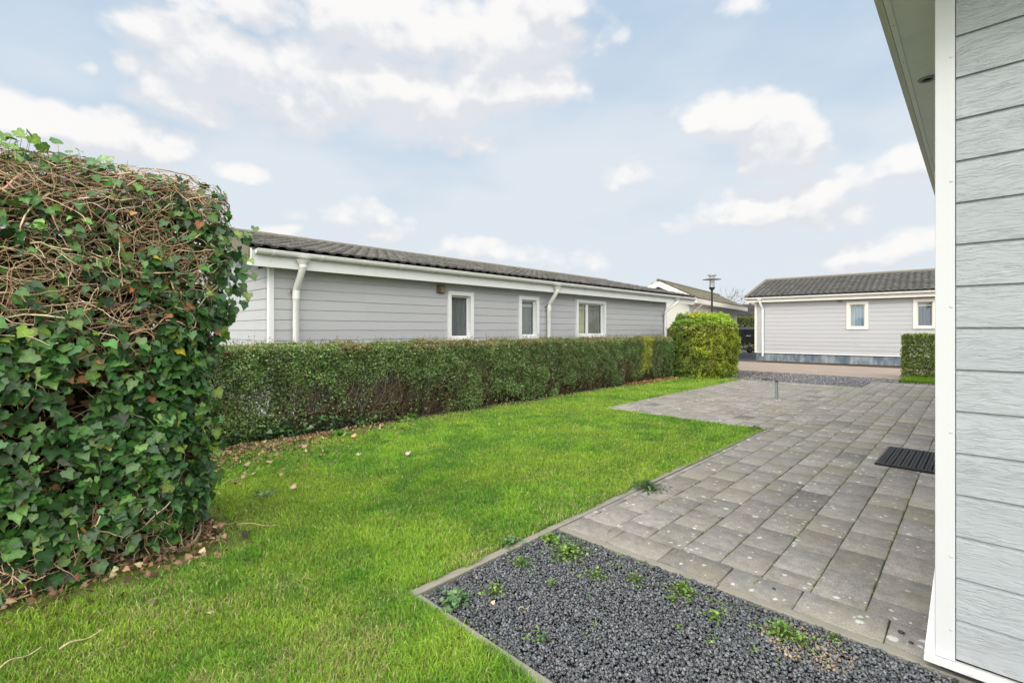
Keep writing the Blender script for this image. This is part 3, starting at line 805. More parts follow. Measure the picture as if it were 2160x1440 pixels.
# ================================================================== RIGHT CHALET
def right_chalet():
    root = thing('low_grey_chalet', (-6.5, 21.05, 0), 'grey chalet across the brick road standing on a blue grey plinth', 'chalet', rz=math.radians(3))
    L = 11; W = 6; WB = .345; WT = 2.42; bh = .155
    wins = [(3.07, 3.72, 1.28, 2.285), (4.95, 5.56, 1.29, 2.31)]
    holes = [(a+.03, b-.03, c+.03, d-.03) for a, b, c, d in wins]
    siding('front_wall', root, m_side_r, L, WB, WT, bh, WB, holes)
    mb = MB(); mb.box(.004, .33, WB, L, W, 2.45); mb.box(0.001, 0.003, WB, .03, .33, 2.45); mb.build('inner_wall', m_side_r, root)
    mb = MB(); mb.prism([(0, WB), (W, WB), (W, 2.45), (W/2, 3.3), (0, 2.45)], 'x', -.012, -.0005); mb.build('gable_wall', m_side_r, root)
    mb = MB(); mb.box(-.045, -.035, WB, .035, .0, WT); mb.build('corner_post', m_cream, root, bevel=.003)
    mb = MB(); n = 11
    for i in range(n): mb.box(i*L/n+.003, .005, -.1, (i+1)*L/n-.003, .03, WB-.015)
    mb.box(.0, .031, -.1, L, W, WB-.016); mb.build('plinth', m_plinth, root)
    mb = MB(); mb.box(-.05, -.04, WB-.02, L, .03, WB+.008); mb.build('base_trim', m_white, root)
    x0 = -.35; ey = -.28; zr = 2.60; rt, m = 3.2, .285; RL = L+.7
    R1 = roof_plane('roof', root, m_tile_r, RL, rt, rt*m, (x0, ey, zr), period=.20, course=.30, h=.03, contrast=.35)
    slab_roof(R1, None, RL-.01, rt, rt*m, (x0+.005, ey+.02, zr), 1)
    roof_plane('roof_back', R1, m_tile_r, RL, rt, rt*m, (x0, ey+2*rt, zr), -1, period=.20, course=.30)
    slab_roof(R1, None, RL-.01, rt, rt*m, (x0+.005, ey+2*rt-.02, zr), -1)
    v = MB()
    for f in (0, 1):
        ya, yb = ey, ey+rt
        if f: ya, yb = 2*(ey+rt)-ya, 2*(ey+rt)-yb
        v.hexa([(x0-.02, ya, zr-.10), (x0+.10, ya, zr-.10), (x0+.10, yb, zr+rt*m-.10), (x0-.02, yb, zr+rt*m-.10), (x0-.02, ya, zr+.055), (x0+.10, ya, zr+.055), (x0+.10, yb, zr+rt*m+.055), (x0-.02, yb, zr+rt*m+.055)])
    v.build('verge_tiles', m_verge, R1)
    mb = MB(); mb.tube([(x0, ey+rt, zr+rt*m+.02), (x0+RL, ey+rt, zr+rt*m+.02)], .075, 12); mb.build('ridge_tiles', m_verge, R1, smooth=True)
    v = MB()
    for f in (0, 1):
        ya, yb = ey, ey+rt
        if f: ya, yb = 2*(ey+rt)-ya, 2*(ey+rt)-yb
        v.hexa([(x0+.01, ya, zr-.21), (x0+.03, ya, zr-.21), (x0+.03, yb, zr+rt*m-.21), (x0+.01, yb, zr+rt*m-.21), (x0+.01, ya, zr-.1), (x0+.03, ya, zr-.1), (x0+.03, yb, zr+rt*m-.1), (x0+.01, yb, zr+rt*m-.1)])
    v.build('barge_board', m_cream, root)
    mb = MB(); mb.box(x0+.01, ey+.03, 2.37, x0+RL, ey+.055, zr-.01); mb.build('fascia', m_cream, root)
    mb = MB(); mb.box(x0+.03, ey+.056, 2.40, x0+RL, -.04, 2.415); mb.build('soffit', m_soffit, root)
    gutter(root, m_pvc, x0, x0+RL-.03, ey-.03, 2.545, brk=1.1)
    downpipe(root, m_pvc, .27, ey-.03, -.09, 2.50, .19, dz1=.06, dz2=.42, clips=(1.1,), dx=-.08)
    window(root, *wins[0], m_cream, cur=(m_cur_blue,), tw=.10)
    window(root, *wins[1], m_cream, cur=(m_cur_blue2,), tw=.10, blind=(0,))
    t = MB(); t.box(2.78, -.06, 2.29, 2.95, -.018, 2.345); t.build('wall_vent', m_brown, root)
right_chalet()

# ================================================================== WHITE HOUSE BEHIND
def white_house():
    a = math.radians(8)
    root = thing('cream_house', (-7.368, 17.258, 0), 'cream house with a gable and mossy roof behind the street lamp', 'house', rz=PI/2+a)
    # local x = away along the long side, local y = towards the left gable slope; eave corner at origin
    L = 9.6; hw = 1.42; zr = 2.43; m = .50; ov = .42
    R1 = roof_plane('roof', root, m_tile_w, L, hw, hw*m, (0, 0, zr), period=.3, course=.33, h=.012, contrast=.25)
    slab_roof(R1, None, L, hw, hw*m, (0.001, .01, zr), 1)
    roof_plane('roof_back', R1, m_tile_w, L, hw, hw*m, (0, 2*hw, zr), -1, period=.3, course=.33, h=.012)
    slab_roof(R1, None, L, hw, hw*m, (0.001, 2*hw-.01, zr), -1)
    mb = MB(); mb.tube([(-.03, hw, zr+hw*m+.02), (L, hw, zr+hw*m+.02)], .07, 10); mb.build('ridge_tiles', m_verge, R1, smooth=True)
    v = MB()
    for f in (0, 1):
        ya, yb = -.02, hw
        if f: ya, yb = 2*hw-ya, 2*hw-yb
        v.hexa([(-.03, ya, zr-.20), (-.0, ya, zr-.20), (-.0, yb, zr+hw*m-.22), (-.03, yb, zr+hw*m-.22), (-.03, ya, zr-.0), (-.0, ya, zr-.0), (-.0, yb, zr+hw*m+.01), (-.03, yb, zr+hw*m+.01)])
    v.build('barge_board', m_cream, root)
    mb = MB(); mb.box(-.02, -.03, zr-.19, L, .0, zr-.01); mb.build('fascia', m_cream, root)
    mb = MB(); mb.box(.0, .0, zr-.18, L, ov, zr-.16); mb.build('soffit', m_cream, root)
    # walls
    wins = [(1.9, 2.25, 1.2, 2.08), (2.85, 3.25, 1.2, 2.08), (3.95, 4.6, 1.2, 2.08)]
    s = siding('side_wall', root, m_side_w, L-1, .1, 2.26, .19, .1, [(a_+.02, b_-.02, c_+.02, d_-.02) for a_, b_, c_, d_ in wins], x0=.4, y0=ov-.03)
    mb = MB(); mb.box(.4, ov+.33, .0, L-.5, 2*hw-ov+3.0, 2.2); mb.build('inner_wall', m_side_w, root)
    mb = MB(); mb.prism([(ov-.03, 0), (2*hw-ov, 0), (2*hw-ov, 2.2), (2*hw-ov, zr-.2+ov*m), (hw, zr+hw*m-.1), (ov-.03, zr-.2+ov*m)], 'x', .37, .398); mb.build('gable_wall', m_side_w, root)
    mb = MB(); mb.box(.34, ov-.055, 0, .42, ov-.02, 2.17); mb.build('corner_post', m_white, root)
    for w in wins: window(root, *w, m_white, tw=.05, cur=(None,), y0=ov-.03)
    downpipe(root, m_pvc, .75, .06, ov-.12, 2.30, .1, dz1=.1, dz2=.3, clips=())
white_house()

def far_house():
    root = thing('low_brown_house', (-16.2, 40.5, 0), 'low dark roof with buff wall just above the far hedge', 'house', rz=.25)
    mb = MB(); mb.box(0, 0, 0, 9, 6, 2.55); mb.build('wall', M_plain('buff_wall', (.45, .40, .26), .8), root)
    mb = MB(); mb.prism([(-.5, 2.45), (9.5, 2.45), (9.5, 2.75), (2.6, 3.35), (-.5, 2.6)], 'y', -.4, 6.4); mb.build('roof', m_darkmetal, root)
    mb = MB(); mb.tube([(2.9, 3, 3.1), (2.9, 3, 3.75)], .07, 8); mb.build('flue', m_darkmetal, root)
far_house()

# ================================================================== NEAR HOUSE
def near_house():
    root = thing('near_house', (-.053, 2.37, 0), 'light blue grey embossed siding and white corner post of the nearest house', 'house')
    X = lambda x: x+.053
    Y = lambda y: y-2.37
    siding('front_wall', root, m_side_near, 6, .062, 3.6, .1505, 1.26, th=.014)
    g = siding('side_wall', root, m_side_near, 11.6, .062, 2.66, .1505, 1.26, th=.012)
    g.matrix_local = _mat(-PI/2, (X(-.085), Y(13.99), 0))
    mb = MB(); mb.box(X(-.08), .004, .06, 6, 11.6, 2.66); mb.box(0.0, .004, 2.66, 6, .3, 3.6); mb.build('inner_wall', m_side_near, root)
    mb = MB(); mb.box(X(-.110), -.020, .052, X(-.0555), .06, 3.5); p = mb.build('corner_post', m_post_near, root, bevel=.002)
    for z in (.165, .43, .88, 1.335, 1.79, 2.24):
        s = MB(); s.lathe([(.0012, .0026), (.004, .0018), (.0052, 0)][::-1], (0, 0), 12); q = s.build('screw_cap', m_post_near, p, smooth=True)
        q.rotation_euler = (PI/2, 0, 0); q.location = (X(-.066), -.0202, z)
    mb = MB(); mb.hexa([(X(-.140), -.016, .05), (X(-.1105), -.016, .05), (X(-.1105), .08, .05), (X(-.140), .08, .05),
                        (X(-.1118), -.016, .36), (X(-.1105), -.016, .36), (X(-.1105), .08, .36), (X(-.1118), .08, .36)])
    mb.build('corner_flashing', m_white, root)
    mb = MB(); mb.box(X(-.140), -.052, .034, 6, .004, .0495); mb.build('sill_board', m_sill, root, bevel=.0025)
    mb = MB(); mb.box(X(-.06), -.012, -.06, 6, .1, .033); mb.box(X(-.09), -.0, -.06, X(-.06), 11, .033); mb.build('plinth', m_dark_plinth, root)
    # soffit beyond the corner
    zs = 2.65
    mb = MB(); mb.box(X(-.285), Y(1.85), zs, 6, Y(14.4), zs+.02); S = mb.build('soffit', m_soffit, root)
    mb = MB(); mb.box(X(-.312), Y(1.83), zs-.006, X(-.2855), Y(14.42), zs+.19); mb.build('fascia', m_cream, root, bevel=.002)
    mb = MB(); mb.box(X(-.284), Y(1.86), zs-.006, X(-.262), Y(14.4), zs-.0005); mb.build('soffit_strip', m_soffit, root, bevel=.001)
    for yy in (2.2, 2.45, 2.78, 3.2, 3.75, 4.4, 5.2):
        s = MB(); s.box(X(-.275), Y(yy), zs-.0075, X(-.271), Y(yy)+.004, zs-.006); s.build('nail', m_dark_plinth, root)
    mb = MB(); mb.lathe([(.042, 0), (.040, -.006), (.028, -.007), (.024, -.001)], (X(-.196), Y(3.52)), 24)
    o = mb.build('soffit_spotlight', m_galv, root, smooth=True); o.location = (0, 0, zs-.0005)
    mb = MB(); mb.lathe([(.022, -.0015), (.010, -.004), (.002, -.005)], (X(-.196), Y(3.52)), 16); b = mb.build('spotlight_lens', m_black_in, o)
    # roof above
    mb = MB(); mb.prism([(X(-.33), zs+.19), (X(-.33), zs+.23), (3, 3.9), (6.2, 2.9), (6.2, 2.86), (3, 3.8)], 'y', Y(1.8), Y(14.4)); mb.build('roof', m_tile, root)
near_house()
# ================================================================== SMALL OBJECTS
def street_lamp():
    root = thing('street_lamp', (-6.76, 17.15, 0), 'dark pole street lamp with a flat disc shade above the shrub', 'street lamp')
    mb = MB(); mb.lathe([(.055, 0), (.055, 1.0), (.036, 1.02), (.033, 2.66), (.04, 2.68)], n=14); mb.build('pole', m_darkmetal, root, smooth=True)
    mb = MB(); mb.lathe([(.04, 2.66), (.10, 2.74), (.11, 2.765), (.09, 2.775)], n=20); mb.build('lamp_base', m_darkmetal, root, smooth=True)
    mb = MB(); mb.lathe([(.085, 2.776), (.085, 3.08)], n=20); g = mb.build('glass_cylinder', m_glass, root, smooth=True)
    mb = MB(); mb.lathe([(.055, 2.78), (.05, 2.98), (.06, 3.0)], n=16); mb.build('inner_diffuser', m_pvc, g, smooth=True)
    for k in range(4):
        a = PI/4+k*PI/2; mb = MB(); x, y = .098*math.cos(a), .098*math.sin(a)
        mb.tube([(x, y, 2.765), (x, y, 3.15)], .007, 6); mb.build('support_rod', m_lampgrey, root)
    mb = MB(); mb.lathe([(.05, 3.07), (.30, 3.045), (.31, 3.055), (.16, 3.105), (.08, 3.12)], n=32); mb.build('disc_shade', m_lampgrey, root, smooth=True)
    mb = MB(); mb.lathe([(.09, 3.12), (.095, 3.18), (.15, 3.185), (.15, 3.225), (.03, 3.235)], n=20); mb.build('lamp_cap', m_lampgrey, root, smooth=True)
    root.rotation_euler = (0, 0, .3)
street_lamp()

def ground_pipe():
    root = thing('ground_pipe', (-2.572, 9.46, 0), 'short galvanised steel pipe standing upright in the paving', 'pipe')
    mb = MB(); mb.lathe([(.026, -.02), (.026, .325), (.0265, .33), (.021, .331), (.021, .26)], n=18); mb.build('pipe', m_galv, root, smooth=True)
    mb = MB(); mb.lathe([(.0275, .318), (.029, .322), (.029, .333), (.018, .338), (.006, .340)], n=18); mb.build('pipe_cap', m_darkmetal, root, smooth=True)
    mb = MB()
    for i in range(7):
        a = i*.9; r = .03+.012*random.random(); mb.lathe([(.007+.006*random.random(), .0), (.004, .006)], (r*math.cos(a)+.02, r*math.sin(a)-.01), 6)
    mb.build('mortar_crumbs', m_sill, root)
    root.rotation_euler = (.015, -.02, 0)
ground_pipe()

def door_mat():
    # honeycomb rubber mat: bars on a frame
    root = thing('door_mat', (-.44, 5.96, 0), 'black ribbed rubber door mat lying on the pavers by the white post', 'door mat')
    w, h = .235, .44; mb = MB(); z1 = .022
    mb.box(-w, -h, .004, w, -h+.018, z1); mb.box(-w, h-.018, .004, w, h, z1); mb.box(-w, -h+.018, .004, -w+.018, h-.018, z1); mb.box(w-.018, -h+.018, .004, w, h-.018, z1)
    nx = 8; ny = 15
    for i in range(nx):
        x = -w+.018+(2*w-.036)*(i+.5)/nx
        for j in range(ny):
            y = -h+.018+(2*h-.036)*(j+.5+(.25 if i % 2 else -.25))/ny; s = .0265
            pts = [(x+s*math.cos(PI/3*k), y+s*math.sin(PI/3*k)) for k in range(6)]
            inn = [(x+s*.56*math.cos(PI/3*k), y+s*.56*math.sin(PI/3*k)) for k in range(6)]
            v = [(a, b, z1-.001) for a, b in pts]+[(a, b, z1-.001) for a, b in inn]+[(a, b, .006) for a, b in pts]+[(a, b, .006) for a, b in inn]
            f = []
            for k in range(6):
                k2 = (k+1) % 6; f += [(k, k2, 6+k2, 6+k), (12+k, 12+k2, k2, k), (6+k, 6+k2, 18+k2, 18+k)]
            mb.add(v, f)
    mb.build('mat_grid', m_rubber, root)
    mb = MB(); mb.box(-w+.004, -h+.004, .0015, w-.004, h-.004, .0045); mb.build('mat_back', m_rubber, root)
    root.rotation_euler = (0, 0, -.01)
door_mat()

def black_cart():
    root = thing('black_cart', (-8.75, 27.7, 0), 'black plastic tub cart on a low metal frame beside the grey chalet', 'cart', rz=.75)
    mb = MB(); mb.hexa([(-.38, -.3, .55), (.42, -.3, .55), (.42, .3, .55), (-.38, .3, .55), (-.62, -.42, 1.28), (.7, -.42, 1.28), (.7, .42, 1.28), (-.62, .42, 1.28)]); mb.build('tub', m_darkmetal, root, bevel=.03)
    mb = MB(); mb.hexa([(-.66, -.46, 1.285), (.74, -.46, 1.285), (.74, .46, 1.285), (-.66, .46, 1.285), (-.5, -.3, 1.40), (.6, -.3, 1.44), (.6, .3, 1.44), (-.5, .3, 1.40)]); mb.build('lid', m_darkmetal, root, bevel=.03)
    mb = MB()
    for y in (-.35, .35):
        mb.tube([(-.8, y, .22), (.8, y, .22)], .03, 8); mb.tube([(-.3, y, .22), (-.42, y, .75)], .025, 8); mb.tube([(.35, y, .22), (.42, y, .6)], .025, 8)
    mb.tube([(-.8, -.35, .22), (-.8, .35, .22)], .03, 8); mb.tube([(.8, -.35, .22), (.8, .35, .22)], .03, 8); mb.build('frame', m_darkmetal, root)
    for y in (-.40, .40):
        mb = MB(); mb.tube([(.05, y-.04, .17), (.05, y+.04, .17)], .17, 20); wh = mb.build('wheel', m_rubber, root, smooth=True)
        mb = MB(); mb.tube([(.05, y-.045, .17), (.05, y+.045, .17)], .07, 16); mb.build('hub', m_galv, wh, smooth=True)
    mb = MB(); mb.box(.1, -.44, .60, .24, -.425, .65); mb.build('reflector', m_white, root)
    mb = MB(); mb.box(-.52, -.45, .92, -.3, -.42, .96); mb.build('latch', m_white, root)
black_cart()

# loose bits
def stone_at(x, y, r, label, z=.0):
    v, f = ICO; vv = v*(1+rng.normal(0, .12, (12, 1)))*np.array([1.25, 1, .6])*r
    o = np_mesh('pebble', vv, [f], m_stone, None, np.full((12, 3), .035)); o.location = (x, y, z+r*.5)
    tag(o, label, 'pebble')
g = (1+5**.5)/2
_v = nrm(np.array([(-1, g, 0), (1, g, 0), (-1, -g, 0), (1, -g, 0), (0, -1, g), (0, 1, g), (0, -1, -g), (0, 1, -g), (g, 0, -1), (g, 0, 1), (-g, 0, -1), (-g, 0, 1)], float))
_f = np.array([(0, 11, 5), (0, 5, 1), (0, 1, 7), (0, 7, 10), (0, 10, 11), (1, 5, 9), (5, 11, 4), (11, 10, 2), (10, 7, 6), (7, 1, 8), (3, 9, 4), (3, 4, 2), (3, 2, 6), (3, 6, 8), (3, 8, 9), (4, 9, 5), (2, 4, 11), (6, 2, 10), (8, 6, 7), (9, 8, 1)])
ICO = (_v, _f)
stone_at(-.222, 2.53, .011, 'dark pebble on the paver nearest the white corner post')
stone_at(-.187, 2.475, .008, 'smallest dark pebble on the pavers beside the kerb and white post')
stone_at(-.70, 2.53, .008, 'dark pebble lying on the paver course beside the weedy gravel')

def rag():
    # crumpled thin black strip on the far gravel
    n = 14; v = []; f = []
    for i in range(n+1):
        for j in range(5):
            x = i*.016; y = j*.02; v.append((x, y+.02*math.sin(i*1.3), .012+.035*abs(math.sin(i*1.1+j*1.7))*(1-.6*i/n)))
    for i in range(n):
        for j in range(4): a = i*5+j; f.append((a, a+1, a+6, a+5))
    mb = MB(); mb.add(v, f); o = mb.build('plastic_scrap', m_rubber, None, smooth=True); o.location = (-3.84, 12.86, 0); o.rotation_euler = (0, 0, .15)
    tag(o, 'crumpled black plastic scrap on the far gravel behind the pipe', 'plastic scrap')
rag()
def hose():
    mb = MB(); mb.tube([(-.06, 2.27, -.03), (.0, 2.30, .0), (.05, 2.295, .012), (.12, 2.285, .014), (.3, 2.27, .012), (.7, 2.26, -.01)], .014, 12)
    o = mb.build('black_hose', m_rubber, None, smooth=True); tag(o, 'thin black hose lying on gravel under the white sill', 'hose')
hose()

# ================================================================== GRAVEL
def stones(name, pts, size, cols, ico=True, flat=(.45, .8), parent=None):
    n = len(pts)
    if ico:
        tv = np.array([(-1, -1, -1), (1, -1, -1), (1, 1, -1), (-1, 1, -1), (-.75, -.8, 1), (.8, -.7, 1), (.7, .8, 1), (-.8, .75, 1)])*.78
        q_ = [(3, 2, 1, 0), (4, 5, 6, 7), (0, 1, 5, 4), (1, 2, 6, 5), (2, 3, 7, 6), (3, 0, 4, 7)]
        tf = np.array([t3 for a_, b_, c_, d_ in q_ for t3 in ((a_, b_, c_), (a_, c_, d_))])
    else:
        tv = np.array([(1, 0, 0), (-1, 0, 0), (0, 1, 0), (0, -1, 0), (0, 0, 1), (0, 0, -1)], float)
        tf = np.array([(4, 0, 2), (4, 2, 1), (4, 1, 3), (4, 3, 0), (5, 2, 0), (5, 1, 2), (5, 3, 1), (5, 0, 3)])
    k = len(tv)
    T = np.repeat(tv[None], n, 0)*(1+rng.normal(0, .2, (n, k, 1))); T = T+rng.normal(0, .16, (n, k, 3))
    T = T*np.stack([U(n, .8, 1.3), U(n, .6, 1.0), U(n, *flat)], 1)[:, None]*size[:, None, None]
    nd = rng.normal(0, .55, (n, 3)); nd[:, 2] = 1; tip = rng.normal(size=(n, 3)); x, y, z = frames(nd, tip)
    V = pts[:, None]+T[:, :, 0:1]*x[:, None]+T[:, :, 1:2]*y[:, None]+T[:, :, 2:3]*z[:, None]
    F = (tf[None]+(np.arange(n)*k)[:, None, None]).reshape(-1, 3)
    o = np_mesh(name, V.reshape(-1, 3), [F], m_stone, parent, np.repeat(cols, k, 0))
    return o
n = 62000
p = np.stack([U(n, -1.885, 1.2), U(n, 1.318, 2.345), U(n, -.026, -.004)], 1)
p[:, 2] += .010*fbm(p*np.array([1, 1, 0]), 5, 3)
cols = pick([(.108, .114, .125), (.155, .163, .177), (.07, .075, .083), (.21, .206, .198)], [4, 3, 2, .5], n, .13)
sandy = (np.hypot(p[:, 0]+.50, (p[:, 1]-2.17)*1.3) < .16*(.6+.8*fbm(p, 14, 9))) & (U(n) < .55)
cols[sandy] = pick([(.30, .24, .17), (.24, .20, .15)], [1, 1], sandy.sum(), .15)
tag(stones('slate_gravel', p, (.0040+.0052*U(n)**1.6)*1.0, cols, True, (.28, .6)), 'dark blue grey slate chips filling the kerbed bed in the foreground', 'gravel', kind='stuff')
n = 26000
p = np.stack([U(n, -8.5, 1.5), U(n, 12.77, 15.52), U(n, -.012, .006)], 1)
p = p[~((p[:, 0] > -1.82) & (p[:, 1] < 14.37))]; n = len(p)
cols = pick([(.16, .165, .18), (.11, .115, .13), (.24, .24, .25), (.33, .32, .30), (.20, .15, .10)], [4, 3, 2, .3, .5], n, .2)
tag(stones('pale_gravel', p, U(n, .012, .022), cols, False), 'blue grey gravel strip between the terrace and the brick road', 'gravel', kind='stuff')

# ================================================================== GRASS
def inside_lawn(p, m=0.):
    x, y = p[:, 0], p[:, 1]
    a = (y < 1.262+m)
    b = (x < -1.950+m+.05*(y > 4.2)) & (x > -5.75) & (y < 6.50+m)
    c = (x < -4.285+m) & (x > -5.9) & (y < 12.75) & (y > 6)
    return (a | b | c) & (x > -5.75)
def grass():
    parts = []
    def batch(N, x0, x1, y0, y1, dens0, seed):
        p = np.stack([U(N, x0, x1), U(N, y0, y1), np.zeros(N)], 1)
        d = np.hypot(p[:, 0], p[:, 1])
        keep = inside_lawn(p, .010+.024*(vnoise(p, 9, 77)*2-.8)) & (U(N) < np.clip((1.9/np.maximum(d, .5))**1.25, 0, 1))
        # thin under the hedges
        sh = np.clip((p[:, 0]+5.75)/.35, .12, 1); keep &= U(N) < sh
        inv = (p[:, 0] < -3.0) & (p[:, 1] < .95) & (p[:, 0] > -4.3); keep &= ~(inv & (U(N) < .93))
        return p[keep]
    pts = np.concatenate([batch(1250000, -5.75, .9, .15, 4.2, 1, 1), batch(1000000, -5.75, -1.9, 4.2, 12.75, 1, 2), batch(200000, -5.75, -.2, -1.6, .15, 1, 3)])
    # drop most of what lies outside any plausible view
    fwd = pts[:, 0]*-math.sin(YAW)+pts[:, 1]*math.cos(YAW); lat = pts[:, 0]*math.cos(YAW)+pts[:, 1]*math.sin(YAW)
    vis = (fwd > .9) & (lat > -1.22*fwd-.7) & (lat < 1.22*fwd+.5)
    pts = pts[vis]
    n = len(pts); d = np.hypot(pts[:, 0], pts[:, 1])
    print('grass blades', n)
    big = fbm(pts, 1.1, 5, 3); med = fbm(pts, 6, 15, 3); sm = vnoise(pts, 22, 31)
    hgt = (.013+.015*med+.010*sm)*(1+rng.normal(0, .25, n)); hgt = np.clip(hgt, .008, .075)
    lush = np.clip((big-.42)*5, 0, 1)
    edge = np.clip(1-np.abs(pts[:, 1]-1.2)/.12, 0, 1)*(pts[:, 0] > -1.95)
    hgt *= 1+.35*lush+.5*edge
    w = (.0012+.0005*U(n))*np.clip(d/1.9, 1, 6)**.75
    ang = U(n, 0, 2*PI); lean = np.abs(rng.normal(0, .55, n))+.15
    lx, ly = np.cos(ang)*lean, np.sin(ang)*lean
    yaw = U(n, 0, PI); sx, sy = np.cos(yaw)*w, np.sin(yaw)*w
    B = pts.copy(); B[:, 2] = -.004
    mid = B+np.stack([lx*hgt*.35, ly*hgt*.35, hgt*.62], 1); tip = B+np.stack([lx*hgt, ly*hgt, hgt*(1-.25*np.minimum(lean, 1.5))], 1)
    S = np.stack([sx, sy, np.zeros(n)], 1)
    V = np.stack([B-S, B+S, mid+S*.8, mid-S*.8, tip], 1)
    idx = np.arange(n)[:, None]*5
    F = [idx+np.array([[0, 1, 2, 3]]), idx+np.array([[3, 2, 4]])]
    g1 = np.array((.235, .425, .040)); g2 = np.array((.125, .285, .035)); g3 = np.array((.40, .48, .07)); st = np.array((.50, .44, .22))
    t = np.clip((.5*med+.5*fbm(pts, 2.6, 19, 3)-.38)*4, 0, 1)[:, None]
    c = g2*(1-t)+g1*t
    y = np.clip((fbm(pts, 1.7, 41, 3)-.47)*7, 0, 1)[:, None]*.75*U(n)[:, None]
    c = c*(1-y)+g3*y
    dry = (U(n) < .07+.30*np.clip((fbm(pts, 2.3, 61)-.5)*4, 0, 1)*np.clip((4.5-d)/2, 0, 1)+.10*np.clip(1-np.abs(pts[:, 0]+1.95)/.12, 0, 1)+.25*np.clip((-5.2-pts[:, 0])/.5, 0, 1))
    c[dry] = st*(.6+.6*U(dry.sum()))[:, None]
    c = c*(1+rng.normal(0, .2, (n, 1)))
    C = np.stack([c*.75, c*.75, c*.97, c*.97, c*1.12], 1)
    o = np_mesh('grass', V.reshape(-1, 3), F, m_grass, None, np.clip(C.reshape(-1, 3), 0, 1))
    tag(o, 'short bright green lawn grass between the hedges and the paving', 'grass', kind='stuff')
grass()
def grass_patch(name, x0, x1, y0, y1, n, label, hmul=1.6):
    pts = np.stack([U(n, x0, x1), U(n, y0, y1), np.zeros(n)], 1)
    h = U(n, .03, .06)*hmul; w = U(n, .006, .010); ang = U(n, 0, 2*PI); S = np.stack([np.cos(ang)*w, np.sin(ang)*w, 0*w], 1)
    tip = pts+np.stack([rng.normal(0, .5, n)*h, rng.normal(0, .5, n)*h, h], 1)
    V = np.stack([pts-S, pts+S, tip], 1); c = pick([(.13, .24, .02), (.20, .30, .03), (.07, .16, .02)], [3, 2, 1], n)
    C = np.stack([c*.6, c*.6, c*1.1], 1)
    o = np_mesh(name, V.reshape(-1, 3), [np.arange(n*3).reshape(-1, 3)], m_grass, None, C.reshape(-1, 3))
    tag(o, label, 'grass', kind='stuff')
sheet('verge_bed', [(-1.30, 14.62), (6, 14.62), (6, 17.4), (-1.30, 17.4)], .012, .05, m_lawn)
grass_patch('verge_grass', -1.33, 3.0, 14.6, 16.3, 26000, 'small patch of bright grass in front of the right hedge')
